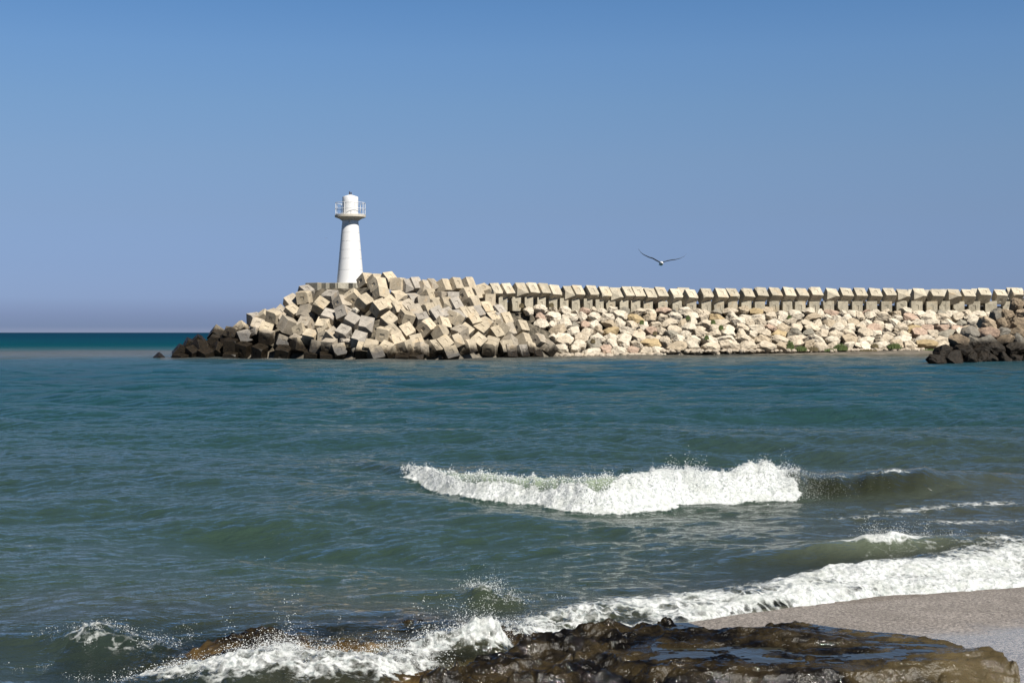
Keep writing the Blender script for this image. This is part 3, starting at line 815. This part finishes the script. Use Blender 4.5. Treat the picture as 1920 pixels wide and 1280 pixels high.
# 4. thin foam lines trailing on the flat water right of the breaker, by the far beach and by the cubes
def streak(x0, y0, x1, y1, wd, a):
    global FO
    t = np.clip((px_-x0)/(x1-x0), 0, 1); yc = CAM_H*FPX/((y0+(y1-y0)*t)-623); inx = (px_ > x0) & (px_ < x1)
    FO = np.maximum(FO, a*np.exp(-((YY-yc)/wd)**2)*inx*np.sin(np.pi*t)**.5)
streak(1560, 962, 1920, 950, .35, .66); streak(1640, 985, 2000, 968, .4, .66); streak(1500, 975, 1760, 968, .3, .66); streak(1730, 952, 1960, 948, .3, .72); streak(1740, 1008, 1990, 990, .2, .62); streak(1380, 985, 1600, 990, .2, .55)
streak(1500, 671, 1615, 670, 2.2, .72); streak(1625, 669, 1710, 669, 1.3, .8); streak(640, 679, 720, 679, 2.6, .62); streak(1500, 1000, 1690, 1030, .25, .5)
streak(330, 671.5, 700, 675, 1.4, .66); streak(690, 676, 1060, 670, 1.4, .60); streak(1540, 670, 1720, 669.5, 1.2, .6)
streak(130, 1012, 240, 1008, .22, .75); streak(30, 1018, 75, 1018, .15, .7); streak(1740, 682, 1960, 683, 1.0, .5)
# 5. the wave breaking over the drowned shelf, lower left, and its foam against the ledge
def blob(px0, py0, sx, sy, h, f, z=0.05, tilt=0.0):
    global Hs, FO
    bx, by = ground(px0, py0, z); u = XX-bx; v = YY-by-tilt*u; g_ = np.exp(-(u/sx)**2-(v/sy)**2)
    Hs = Hs+h*g_; FO = np.maximum(FO, f*np.minimum(1, g_*1.5)); return g_
lum3 = billow2(XX*5.5, YY*5.5, 5, 260, .6)
acc = 0
for (bx_, by_, sx, sy, h, f, tl) in ((345, 1262, .40, .28, .05, .85, .1), (470, 1262, .42, .40, .14, .95, .1), (520, 1235, .25, .2, .12, .9, 0), (610, 1262, .45, .38, .10, .92, .1), (720, 1258, .40, .32, .12, .95, .2), (800, 1230, .28, .24, .14, 1.0, .2), (880, 1222, .22, .22, .17, 1.1, .2), (925, 1222, .13, .18, .15, 1.1, .2), (980, 1185, .18, .25, .07, .85, .3),
                                     (170, 1195, .22, .22, .08, .72, 0), (240, 1200, .38, .20, .07, .60, -.1), (300, 1215, .35, .18, .03, .5, 0), (905, 1113, .12, .12, .08, .72, 0), (945, 1120, .22, .12, .04, .66, 0), (1090, 1150, .35, .25, .03, .9, .2)):
    g_ = blob(bx_, by_, sx, sy, h*.9, f*.86, .05, tl); acc = np.maximum(acc, g_*f)
Hs += acc*(.10*(lum3-.42)+.04*(billow2(XX*17, YY*17, 3, 265)-.5))
# smooth green swell wedge at the far left bottom
bx, by = ground(40, 1200); g_ = np.exp(-((XX-bx)/.7)**2-(np.maximum(YY-by, 0)/.5)**2-(np.minimum(YY-by, 0)/.15)**2); Hs += .06*g_
# end of the water on the sand: it drops below the ground past the swash line
rise = np.where(nearb, sstep(swash_end, swash_end+.18, sv2+.0)*.0, 0)
ZW = Hs+np.where((YY < 20) & (XX > 0), np.clip(.045*(sv+.2), 0, .03), 0)
ZW = np.where(nearb & (sv2 > swash_end-.12), ZW-(sv2-swash_end+.12)*.5, ZW)
inl = (XX > lx_[0]) & (XX < lx_[-1]) & (YY > ly_[0]) & (YY < ly_[-1])
bed = Z0.copy(); bed[inl] = np.maximum(bed[inl], ledge_height(XX[inl], YY[inl]))
depth = np.clip(ZW-bed, 0, 5)
# suspended sand: colour of the water body
def lerpc(v, stops):
    xs_ = [s_[0] for s_ in stops]; return np.stack([np.interp(v, xs_, [s_[1][i] for s_ in stops]) for i in range(3)], -1)
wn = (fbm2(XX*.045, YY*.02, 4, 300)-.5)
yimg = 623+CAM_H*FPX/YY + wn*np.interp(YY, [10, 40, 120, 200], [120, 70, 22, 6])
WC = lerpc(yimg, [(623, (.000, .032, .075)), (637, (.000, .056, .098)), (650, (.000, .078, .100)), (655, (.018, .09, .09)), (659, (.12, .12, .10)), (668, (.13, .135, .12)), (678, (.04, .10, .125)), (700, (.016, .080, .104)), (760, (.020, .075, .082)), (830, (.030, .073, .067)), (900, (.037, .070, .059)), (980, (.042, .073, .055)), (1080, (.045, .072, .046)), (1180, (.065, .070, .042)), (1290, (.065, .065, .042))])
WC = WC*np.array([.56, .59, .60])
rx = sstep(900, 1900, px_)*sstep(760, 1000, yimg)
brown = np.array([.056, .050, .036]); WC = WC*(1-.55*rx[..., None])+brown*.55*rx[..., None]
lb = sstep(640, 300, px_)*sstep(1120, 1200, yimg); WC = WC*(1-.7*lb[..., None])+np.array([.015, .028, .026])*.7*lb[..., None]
# turbid fringe along the cubes and the little far beach
fr = sstep(9, 1, np.minimum(np.abs(YY-(DW(px_)-2)), 99))*((px_ > 300) & (px_ < 1260))*.75
fr = np.maximum(fr, sstep(12, 3, np.abs(YY-134))*((px_ > 1050) & (px_ < 1500))*.35)
WC = WC*(1-fr[..., None])+np.array([.074, .074, .066])*fr[..., None]
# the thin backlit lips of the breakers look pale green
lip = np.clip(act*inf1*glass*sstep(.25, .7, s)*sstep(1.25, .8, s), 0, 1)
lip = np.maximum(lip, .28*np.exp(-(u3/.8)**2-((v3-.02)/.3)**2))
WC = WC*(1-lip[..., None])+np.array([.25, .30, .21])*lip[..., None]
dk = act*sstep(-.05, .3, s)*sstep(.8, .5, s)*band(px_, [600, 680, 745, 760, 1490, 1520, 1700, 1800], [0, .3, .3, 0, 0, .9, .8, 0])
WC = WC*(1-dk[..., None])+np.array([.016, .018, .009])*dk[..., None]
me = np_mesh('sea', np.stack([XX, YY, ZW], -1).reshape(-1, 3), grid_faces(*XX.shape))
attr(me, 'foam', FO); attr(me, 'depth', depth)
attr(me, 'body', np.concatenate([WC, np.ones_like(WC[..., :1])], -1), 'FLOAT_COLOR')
attr(me, 'clear', np.where(YY < 30, 1.0, 0.0))
m = bpy.data.materials.new('sea_water'); m.use_nodes = True; n = m.node_tree; n.nodes.clear()
out = n.nodes.new('ShaderNodeOutputMaterial'); geo = n.nodes.new('ShaderNodeNewGeometry'); P_ = geo.outputs['Position']
A_ = {}
for k in ('foam', 'depth', 'body', 'clear'):
    a = n.nodes.new('ShaderNodeAttribute'); a.attribute_name = k; A_[k] = a
dist = n.nodes.new('ShaderNodeVectorMath'); dist.operation = 'LENGTH'; n.links.new(P_, dist.inputs[0])
sp = n.nodes.new('ShaderNodeSeparateXYZ'); n.links.new(P_, sp.inputs[0])
mp = n.nodes.new('ShaderNodeMapping'); mp.inputs['Scale'].default_value = (1, 1.6, 1); n.links.new(P_, mp.inputs[0])
w1 = noise(n, mp.outputs[0], 1.1, 3, .55, .3); w2 = noise(n, mp.outputs[0], 4.5, 4, .6, .4); w3 = noise(n, mp.outputs[0], 17, 3, .6, .3)
w0 = noise(n, mp.outputs[0], .22, 3, .5, .2)
hgt = mth(n, 'ADD', mth(n, 'ADD', mth(n, 'MULTIPLY', w1, .22), mth(n, 'MULTIPLY', w2, .11)), mth(n, 'MULTIPLY', w3, .040))
farm = mr(n, dist.outputs['Value'], 20, 70)
hgt = mth(n, 'ADD', mth(n, 'MULTIPLY', hgt, mth(n, 'ADD', .35, mth(n, 'MULTIPLY', farm, .65))), mth(n, 'MULTIPLY', mth(n, 'MULTIPLY', w0, .9), farm))
nb_ = bump(n, hgt, 1.0, 1.0)
body = n.nodes.new('ShaderNodeBsdfDiffuse'); n.links.new(A_['body'].outputs['Color'], body.inputs[0]); n.links.new(nb_, body.inputs['Normal'])
tr = n.nodes.new('ShaderNodeBsdfTransparent'); tr.inputs[0].default_value = (.85, .92, .86, 1)
alpha = mth(n, 'SUBTRACT', 1.0, mth(n, 'POWER', 2.718, mth(n, 'MULTIPLY', A_['depth'].outputs['Fac'], -5.0)))
mx = n.nodes.new('ShaderNodeMixShader'); n.links.new(alpha, mx.inputs[0]); n.links.new(tr.outputs[0], mx.inputs[1]); n.links.new(body.outputs[0], mx.inputs[2])
gl = n.nodes.new('ShaderNodeBsdfGlossy'); gl.inputs['Roughness'].default_value = .06; n.links.new(nb_, gl.inputs['Normal'])
gl.inputs['Color'].default_value = (1, 1, 1, 1)
fr_ = n.nodes.new('ShaderNodeFresnel'); fr_.inputs['IOR'].default_value = 1.33; n.links.new(nb_, fr_.inputs['Normal'])
fk = mth(n, 'MINIMUM', mth(n, 'MULTIPLY', fr_.outputs[0], 1.0), mth(n, 'ADD', .055, mth(n, 'MULTIPLY', mth(n, 'SUBTRACT', 1.0, mr(n, dist.outputs['Value'], 120, 260)), .60)))
mx2 = n.nodes.new('ShaderNodeMixShader'); n.links.new(fk, mx2.inputs[0]); n.links.new(mx.outputs[0], mx2.inputs[1]); n.links.new(gl.outputs[0], mx2.inputs[2])
# foam: torn lace where thin, solid where thick
fv = n.nodes.new('ShaderNodeTexVoronoi'); fv.feature = 'DISTANCE_TO_EDGE'; fv.inputs['Scale'].default_value = 7
wv = n.nodes.new('ShaderNodeVectorMath'); wv.operation = 'ADD'; nc = n.nodes.new('ShaderNodeTexNoise'); nc.inputs['Scale'].default_value = 5; nc.inputs['Detail'].default_value = 4
n.links.new(P_, nc.inputs['Vector']); nsc = n.nodes.new('ShaderNodeVectorMath'); nsc.operation = 'SCALE'; nsc.inputs['Scale'].default_value = .35
n.links.new(nc.outputs['Color'], nsc.inputs[0]); n.links.new(P_, wv.inputs[0]); n.links.new(nsc.outputs[0], wv.inputs[1]); n.links.new(wv.outputs[0], fv.inputs['Vector'])
lace = mr(n, fv.outputs['Distance'], .0, .22, 1, 0)
fn = noise(n, P_, 6, 6, .68, .3); fn2 = noise(n, P_, .9, 4, .6)
fn5 = noise(n, P_, 24, 4, .7)
thr = mth(n, 'ADD', mth(n, 'ADD', mth(n, 'ADD', mth(n, 'MULTIPLY', fn, .70), mth(n, 'MULTIPLY', lace, .20)), mth(n, 'MULTIPLY', fn2, .25)), mth(n, 'MULTIPLY', mth(n, 'SUBTRACT', fn5, .5), .35))
fm = mr(n, mth(n, 'ADD', A_['foam'].outputs['Fac'], mth(n, 'SUBTRACT', thr, 1.12)), .0, .40)
fo = n.nodes.new('ShaderNodeBsdfPrincipled'); fo.inputs['Roughness'].default_value = .6
fcol = mixc(n, mr(n, noise(n, P_, 22, 4, .7), .3, .62), (.24, .27, .265), (.56, .575, .57)); fcol = mixc(n, mr(n, noise(n, P_, 3.2, 5, .65), .46, .64, 0, .5), fcol, (.31, .33, .30)); n.links.new(fcol, fo.inputs['Base Color'])
fo.inputs['Subsurface Weight'].default_value = .7; fo.inputs['Subsurface Radius'].default_value = (1, 1, 1); fo.inputs['Subsurface Scale'].default_value = .035
vb = n.nodes.new('ShaderNodeTexVoronoi'); vb.inputs['Scale'].default_value = 26; n.links.new(wv.outputs[0], vb.inputs['Vector'])
n.links.new(bump(n, mth(n, 'ADD', mth(n, 'MULTIPLY', vb.outputs['Distance'], -.7), noise(n, P_, 38, 5, .75)), .6, .025), fo.inputs['Normal'])
mx3 = n.nodes.new('ShaderNodeMixShader'); n.links.new(fm, mx3.inputs[0]); n.links.new(mx2.outputs[0], mx3.inputs[1]); n.links.new(fo.outputs[0], mx3.inputs[2])
n.links.new(mx3.outputs[0], out.inputs[0])
tag(link('sea', me, m), kind='structure')

# ------------------------------------------------------------------ spray thrown up by the breakers
OV, OF = ico(1)
def spray(name, pts, sizes, label):
    pts = np.asarray(pts); sizes = np.asarray(sizes)
    V = (OV[None]*sizes[:, None, None]*RNG.uniform(.6, 1.4, (len(pts), 1, 3))+pts[:, None]).reshape(-1, 3)
    F = (OF[None]+(np.arange(len(pts))*len(OV))[:, None, None]).reshape(-1, 3)
    me = np_mesh(name, V, F); o = link(name, me, M_SPRAY); tag(o, label, 'sea foam', kind='stuff'); return o
M_SPRAY, n, b = mat('spray'); b.inputs['Base Color'].default_value = (.56, .58, .58, 1); b.inputs['Roughness'].default_value = .25
def wz(px, D, zf): return zf
# along the top of the main breaker
P = []; S = []
def zsea(X, Y):
    ri = np.clip(np.searchsorted(wr, Y), 0, len(wr)-1); ci = np.clip(np.searchsorted(np.tan(np.radians(wang)), X/Y), 0, len(wang)-1)
    return ZW[ri, ci]
def ftp(px): return CAM_H*FPX/(np.interp(px, X_, Fy)-623)
nn_ = 22000
pxs = RNG.uniform(750, 1500, nn_); 
cl = .25+1.2*np.exp(-((pxs-1270)/50)**2)+.9*np.exp(-((pxs-1455)/40)**2)+.5*np.exp(-((pxs-1140)/18)**2)+.25*np.exp(-((pxs-930)/25)**2)
clump = vn2(pxs*.09, pxs*0, 400)**2*2+.15
keep = RNG.uniform(0, 1.6, nn_) < cl*clump+.25; pxs = pxs[keep]; cl = cl[keep]; clump = clump[keep]; k = len(pxs)
dd = ftp(pxs)+RNG.normal(.55, .22, k); X0 = (pxs-960)/FPX*dd
hh = RNG.exponential(1, k)*.017*(.4+cl)*(.4+clump)
P.append(np.stack([X0, dd, zsea(X0, dd)+hh], -1)); S.append(np.clip(RNG.exponential(.003, k)+.0016, .0012, .0065)*np.where(hh > .06, .75, 1.1))
# right shoulder of the foam spilling onto the glassy wave
k = 1500; pxs = 1490+RNG.exponential(32, k); dd = ftp(pxs)+RNG.uniform(.1, .9, k); X0 = (pxs-960)/FPX*dd
P.append(np.stack([X0, dd, zsea(X0, dd)+RNG.exponential(.02, k)], -1)); S.append(RNG.uniform(.001, .003, k))
spray('breaker_spray', np.concatenate(P), np.concatenate(S), "white spray flying off the crest of the main breaker")
# splash over the shelf against the ledge
P = []; S = []
for (px0, py0, n0, h0, sx, sz) in ((480, 1240, 3800, .16, .26, .006), (560, 1225, 1300, .12, .2, .005), (350, 1265, 1500, .06, .3, .005), (640, 1250, 1900, .10, .3, .005), (720, 1245, 2400, .12, .25, .006), (800, 1225, 1900, .14, .18, .006), (880, 1210, 3400, .17, .17, .006), (930, 1200, 1200, .16, .12, .005), (985, 1175, 1300, .11, .16, .005), (905, 1105, 1300, .12, .12, .006), (950, 1120, 600, .05, .2, .005), (1665, 1018, 2600, .17, .16, .006), (1760, 1022, 900, .05, .25, .004), (170, 1185, 600, .05, .25, .005), (250, 1195, 900, .04, .35, .004), (150, 1235, 500, .12, .8, .003), (850, 1180, 450, .30, .6, .003), (560, 1200, 400, .25, 1.0, .003)):
    bx, by = ground(px0, py0, .05)
    # droplets follow a handful of thrown strands
    ns = max(10, n0//40)
    sxp = RNG.normal(0, sx, ns); syp = RNG.normal(0, .12, ns); svx = RNG.normal(0, .5, ns); sh = .55*h0*RNG.exponential(.7, ns)+.015
    n0 = int(n0*.75); idx = RNG.integers(0, ns, n0); t = RNG.uniform(0, 1, n0)**1.3
    X0 = bx+sxp[idx]+svx[idx]*sh[idx]*t+RNG.normal(0, .018, n0)*(1+2*t); Y0 = by+syp[idx]+RNG.normal(0, .03, n0)
    Z_ = zsea(X0, Y0)+sh[idx]*t*1.2+RNG.normal(0, .01, n0)
    P.append(np.stack([X0, Y0, Z_], -1)); S.append(np.clip(RNG.exponential(sz*.22, n0)+.0008, .0006, .0034))
spray('ledge_splash', np.concatenate(P), np.concatenate(S), "white splash and droplets where a wave hits the foreground rock ledge")

# ------------------------------------------------------------------ lighthouse
LD = 131.0; LB = at(657, 531, LD); ZB = LB.z; k_ = LD/FPX
def zz_(py): return CAM_H-(py-623)*k_-ZB
lh = empty('lighthouse', LB); tag(lh, "white round lighthouse with railed gallery on its concrete platform", "lighthouse")
def lathe(name, prof, m, parent, seg=64, smooth=True):
    bm = bmesh.new(); rings = []
    for r_, z in prof: rings.append([bm.verts.new((r_*math.cos(2*math.pi*i/seg), r_*math.sin(2*math.pi*i/seg), z)) for i in range(seg)] if r_ > 1e-4 else [bm.verts.new((0, 0, z))])
    for a, b_ in zip(rings, rings[1:]):
        for i in range(seg):
            j = (i+1) % seg
            if len(a) == 1: bm.faces.new((a[0], b_[j], b_[i]))
            elif len(b_) == 1: bm.faces.new((a[i], a[j], b_[0]))
            else: bm.faces.new((a[i], a[j], b_[j], b_[i]))
    bmesh.ops.recalc_face_normals(bm, faces=bm.faces)
    me = bpy.data.meshes.new(name); bm.to_mesh(me); bm.free()
    for p in me.polygons: p.use_smooth = smooth
    if smooth:
        try: me.set_sharp_from_angle(angle=R(35))
        except Exception: pass
    return link(name, me, m, parent)
ys = [531, 506.7, 485.7, 469, 453, 437, 421]; zt = zz_(414)
def rt_(z): return 1.25+(.74-1.25)*z/zt
prof = [(0, 0.0), (1.25, 0.0)]
for y in ys[1:]:
    z = zz_(y); r_ = rt_(z); prof += [(r_+.002, z-.022), (r_-.018, z-.014), (r_-.018, z+.014), (r_-.004, z+.022)]
prof += [(.74, zt), (0, zt)]
tower = lathe('tower', prof, M_WHITE, lh)
gal = lathe('gallery', [(0, zt-.0), (.80, zt+.003), (1.00, zt+.16), (1.36, zt+.30), (1.42, zt+.32), (1.42, zt+.50), (1.36, zt+.53), (0, zt+.53)], M_GALLERY, lh)
zg = zt+.53
lan = lathe('lantern', [(.725, zg-.01), (.725, zz_(392)), (.735, zz_(392)+.01), (.735, zz_(392)+.05), (.725, zz_(392)+.06), (.725, zz_(381)), (.737, zz_(381)+.01), (.737, zz_(381)+.04), (.725, zz_(381)+.05), (.725, zz_(370.5)), (.70, zz_(369.3)), (.15, zz_(365.5)), (0, zz_(365.3))], M_WHITE, lh)
def tube(bm, a, b_, r_, seg=8):
    a, b_ = Vector(a), Vector(b_); d = (b_-a).normalized(); q = d.to_track_quat('Z', 'Y')
    R1 = [bm.verts.new(a+q @ Vector((r_*math.cos(2*math.pi*i/seg), r_*math.sin(2*math.pi*i/seg), 0))) for i in range(seg)]
    R2 = [bm.verts.new(b_+q @ Vector((r_*math.cos(2*math.pi*i/seg), r_*math.sin(2*math.pi*i/seg), 0))) for i in range(seg)]
    for i in range(seg): bm.faces.new((R1[i], R1[(i+1) % seg], R2[(i+1) % seg], R2[i]))
    bm.faces.new(R1[::-1]); bm.faces.new(R2)
def ring(bm, rad_, z, r_, seg=48):
    pts = [(rad_*math.cos(2*math.pi*i/seg), rad_*math.sin(2*math.pi*i/seg), z) for i in range(seg)]
    for i in range(seg): tube(bm, pts[i], pts[(i+1) % seg], r_, 6)
def bobj(name, fn, m, parent):
    bm = bmesh.new(); fn(bm); bmesh.ops.recalc_face_normals(bm, faces=bm.faces); me = bpy.data.meshes.new(name); bm.to_mesh(me); bm.free(); return link(name, me, m, parent)
ztop = zz_(381)
railing = bobj('railing', lambda bm: [ring(bm, 1.37, z, .022) for z in (zg+.05, zg+.55, ztop)], M_WHITE, lh)
for i in range(9):
    a = 2*math.pi*(i+.35)/9; bobj('post', lambda bm: tube(bm, (1.37*math.cos(a), 1.37*math.sin(a), zg-.02), (1.37*math.cos(a), 1.37*math.sin(a), ztop), .027), M_WHITE, railing)
for dx in (-.07, .07):
    bobj('vent_pipe', lambda bm: (tube(bm, (dx, 0, zz_(366.2)), (dx, 0, zz_(360.8)+(.0 if dx > 0 else .07)), .045), tube(bm, (dx, 0, zz_(363)), (dx, 0, zz_(362)), .065)), M_DARKMETAL, lh)
bobj('bracket', lambda bm: (tube(bm, (.02, -.80, zt+.10), (.02, -.88, zt-.20), .05), tube(bm, (.02, -.6, zt-.12), (.02, -.88, zt-.18), .03)), M_GALLERY, lh)
# platform of kerb blocks round its foot
pf = empty('concrete_platform', (LB.x, LB.y, ZB-.72)); tag(pf, "low platform of grey concrete blocks under the white lighthouse", "platform")
def box(bm, x0, x1, y0, y1, z0, z1):
    r = bmesh.ops.create_cube(bm, size=1)
    for v in r['verts']: v.co = Vector(((x0+x1)/2+v.co.x*(x1-x0), (y0+y1)/2+v.co.y*(y1-y0), (z0+z1)/2+v.co.z*(z1-z0)))
sx = lambda px: (px-657)*k_
slab = bobj('slab', lambda bm: box(bm, sx(584), sx(686), -1.35, 2.5, -.1, .715), M_BLOCK, pf); slab.color = (.50, .47, .39, 1)
for (x0, x1, yw, c) in ((580, 604, -34, .62), (604, 619.5, -34, .6), (620, 637, -38, .55), (637.5, 656, 12, 1.0), (656, 670, -42, .55), (670, 689, 8, 1.0)):  # left-turned blocks get a darker base colour standing in for their shade
    W = (x1-x0)*k_; th_ = R(yw); yaw = th_; L_ = W*1.04/math.cos(th_)
    def kb(bm):
        box(bm, -L_/2, L_/2, -.28, .28, 0, .70)
        bmesh.ops.bevel(bm, geom=bm.edges[:], offset=.02, segments=1, affect='EDGES')
    o = bobj('kerb_block', kb, M_BLOCK, pf); o.location = (sx((x0+x1)/2), -1.55+(.0 if yw > 0 else .05), random.uniform(-.01, .01)); o.rotation_euler = (0, 0, yaw); o.color = (.46*c, .43*c, .35*c, 1)

# ------------------------------------------------------------------ gull, one continuous body with its wings
def gull(D, sc_=1.0, ctr=(1239.6, 493.2)):
    wl = [(1236.9, 491.6), (1230, 488), (1224, 484.5), (1216.6, 482.2), (1207, 477.4), (1202.3, 473.7), (1197.3, 466.2)]
    wr_ = [(1242.4, 491.8), (1246, 490.8), (1250.4, 489.3), (1258.5, 487.6), (1266.7, 486.6), (1276, 484.2), (1283.6, 480.1), (1287.8, 476)]
    bm = bmesh.new(); uv = []
    c0 = at(ctr[0], ctr[1], D)
    def loc(p): q = at(p[0], p[1], D)-c0; return Vector((q.x, 0, q.z))*sc_
    mats = []
    # body: rings along y (it flies towards the right and away)
    prof = [(-.26, .004), (-.235, .018), (-.19, .032), (-.13, .040), (-.05, .055), (.04, .055), (.13, .038), (.20, .022), (.27, .03)]
    prev = None; seg = 14
    for y, r_ in prof:
        fl = 1 if y < .2 else .25
        cur = [bm.verts.new((r_*math.cos(2*math.pi*i/seg)*(1.0 if y < .25 else 1.6)*sc_, y*sc_, (r_*fl*math.sin(2*math.pi*i/seg)-.012-.10*max(0, y))*sc_)) for i in range(seg)]
        if prev:
            for i in range(seg): bm.faces.new((prev[i], prev[(i+1) % seg], cur[(i+1) % seg], cur[i]))
        else:
            tip = bm.verts.new((0, (y-.045)*sc_, -.025*sc_)); [bm.faces.new((tip, cur[(i+1) % seg], cur[i])) for i in range(seg)]
        prev = cur
    bm.faces.new(prev[::-1]); nbody = len(bm.faces)
    for side in (wl, wr_):
        pr = None; m_ = len(side)
        for k, p in enumerate([None]+side):
            q = loc(p) if p else Vector((0, 0, .0))
            f = k/m_; ch = (.075+.02*math.sin(f*3.1))*(1-.85*max(0, f-.45)/.55); sw = .02-.05*math.sin(f*2.6)+.16*max(0, f-.4)
            th_ = .013*(1-.7*f); dz = .10*ch
            ring_ = [bm.verts.new(q+Vector((0, (sw+yy)*sc_, zz*sc_))) for yy, zz in ((-ch, dz*.6), (-ch*.6, th_+dz*.4), (0, th_*.8), (ch, -dz), (0, -th_*.5), (-ch*.6, -th_*.4+dz*.3))]
            if pr:
                for i in range(6): bm.faces.new((pr[i], pr[(i+1) % 6], ring_[(i+1) % 6], ring_[i]))
            pr = ring_
        bm.faces.new(pr)
    bmesh.ops.recalc_face_normals(bm, faces=bm.faces)
    me = bpy.data.meshes.new('gull'); bm.to_mesh(me); bm.free()
    me.materials.append(plain('white_feathers', (.6, .6, .6), .7)); me.materials.append(plain('grey_feathers', (.055, .06, .075), .7)); me.materials.append(plain('beak_yellow', (.5, .3, .05), .5))
    for i, p in enumerate(me.polygons): p.material_index = 0 if i < nbody else 1; p.use_smooth = True
    for p in list(me.polygons)[:14+14]:
        if p.center.y < -.262*sc_: p.material_index = 2
    o = link('gull', me); o.location = c0; return o
g = gull(38.0); tag(g, "gull gliding with raised dark wings and white body in the open sky", "bird")
g2 = g.copy(); COL.objects.link(g2); g2.location = at(611, 447, 420); g2.scale = (1, 1, 1); tag(g2, "tiny far bird left of the lighthouse tower", "bird")

# ------------------------------------------------------------------ weeds and grass on the far slope
M_GRASS = plain('weed_green', (.060, .085, .022), .8, 0, .5, 3)
M_DRY = plain('dry_weed', (.11, .088, .045), .9, 0, .4, 3)
def tuft(px, py, wpx, hpx, D, m_, label, nbl=160):
    c0 = at(px, py, D); W = wpx*D/FPX/2; H = hpx*D/FPX; V = []; F = []
    for i in range(nbl):
        a = random.uniform(0, 6.28); r_ = W*math.sqrt(random.random()); bx, by = r_*math.cos(a), r_*math.sin(a)*.5
        h = H*random.uniform(.45, 1)*(1-.5*(r_/W)**2); ln = random.uniform(.0, .35)*h; da = random.uniform(0, 6.28); wd = random.uniform(.02, .045)
        k = len(V); V += [(bx-wd, by, -.1), (bx+wd, by, -.1), (bx+wd*.8+ln*.4*math.cos(da), by+ln*.4*math.sin(da), h*.6), (bx-wd*.8+ln*.4*math.cos(da), by+ln*.4*math.sin(da), h*.6), (bx+ln*math.cos(da)-.008, by+ln*math.sin(da), h), (bx+ln*math.cos(da)+.008, by+ln*math.sin(da), h)]
        F += [(k, k+1, k+2, k+3), (k+3, k+2, k+5, k+4)]
    me = np_mesh('weed_clump', V, F, False); o = link('weed_clump', me, m_); o.location = c0; tag(o, label, "plant", "weeds growing among the rocks"); return o
def toe(px): return float(DROW(px))-8.4
for (x, y, wd, hg, dry, lab) in ((1482, 656, 13, 20, 0, "tall green weed clump at the toe of the slope by the sand strip"), (1502, 656, 22, 9, 0, "low green weed patch just right of the tall clump"), (1524, 656, 20, 8, 1, "dull weed patch between two green clumps on the sand strip"), (1576, 655, 26, 13, 0, "green bush at the rock toe below the widest pale boulders"),
                                  (1677, 652, 27, 11, 0, "bright green cushion of weed right of centre on the sand strip"), (1740, 657, 40, 4, 0, "thin low weed line nearest the dark groyne"), (1628, 657, 34, 4, 1, "thin dry weed line between bush and cushion"), (1640, 650, 14, 7, 1, "small dry weed behind the thin weed line"), (1552, 657, 22, 5, 0, "low weed left of the green bush")):
    tuft(x, y, wd, hg, toe(x)-.1, M_DRY if dry else M_GRASS, lab, 220)
for (x, s, dry, lab) in ((978, .02, 1, "dry weed between the left end cubes and the lower row"), (1034, .0, 1, "brown dry weed at the foot of the lower row near its left end"), (1290, .30, 0, "green tuft high on the boulder slope left of centre"), (1337, .42, 0, "green tuft in the middle of the boulder slope"), (1203, .38, 0, "small tuft on the slope under the left crest blocks"), (1228, .62, 1, "dry tuft low on the slope above the pale toe boulders"), (1480, .28, 0, "green tuft on the slope straight above the tall clump"), (1352, .55, 0, "second tuft just below the middle slope tuft"), (1325, .80, 0, "green tuft beside a large toe boulder at the sand's left end"), (1112, .78, 1, "dry tuft low on the slope next to the last cubes")):
    P_s = slope_point(x, s); tuft(x, 623-(P_s.z+.35-CAM_H)*FPX/P_s.y, 8, 8, P_s.y-.55, M_DRY if dry else M_GRASS, lab, 120)

# ------------------------------------------------------------------ loose rubble between and below the boulders
V_ = []; F_ = []; R3 = ico(2); vs = 0
def stones(name, gen, m_, label, col):
    V = []; F = []; k = 0
    for (P0, s0) in gen:
        Q = R3[0]*(1+.25*(RNG.random((len(R3[0]), 1))-.5))*np.array([s0*RNG.uniform(.8, 1.3), s0*RNG.uniform(.7, 1.1), s0*RNG.uniform(.5, .9)])
        a = RNG.uniform(0, 6.28); ca, sa = math.cos(a), math.sin(a); Q = Q@np.array([[ca, -sa, 0], [sa, ca, 0], [0, 0, 1]])+np.array(P0)
        V.append(Q); F.append(R3[1]+k); k += len(Q)
    me = np_mesh(name, np.concatenate(V), np.concatenate(F), False); o = link(name, me, m_); o.color = (*col, 1); tag(o, label, 'rubble', kind='stuff')
def g_toe():
    for i in range(620):
        x = random.uniform(1040, 1770); d = abs(random.gauss(0, .55)); D = toe(x)+.9-d; P0 = at(x, 640, D)
        yield (P0.x, D, .42-d*.06-(.35 if x < 1240 else 0)), random.uniform(.08, .34)*(1.2 if x < 1240 else 1)
    for i in range(200):
        x = random.uniform(985, 1840); P0 = slope_point(x, random.random()); yield (P0.x, P0.y+.25, P0.z-.40), random.uniform(.18, .36)
stones('rubble', g_toe(), M_ROCK, "small broken stones between the boulders and along the sand strip", (.50, .43, .34))

SC.cycles.max_bounces = 6; SC.cycles.diffuse_bounces = 3; SC.cycles.glossy_bounces = 3; SC.cycles.transparent_max_bounces = 6
SC.cycles.caustics_reflective = False; SC.cycles.caustics_refractive = False
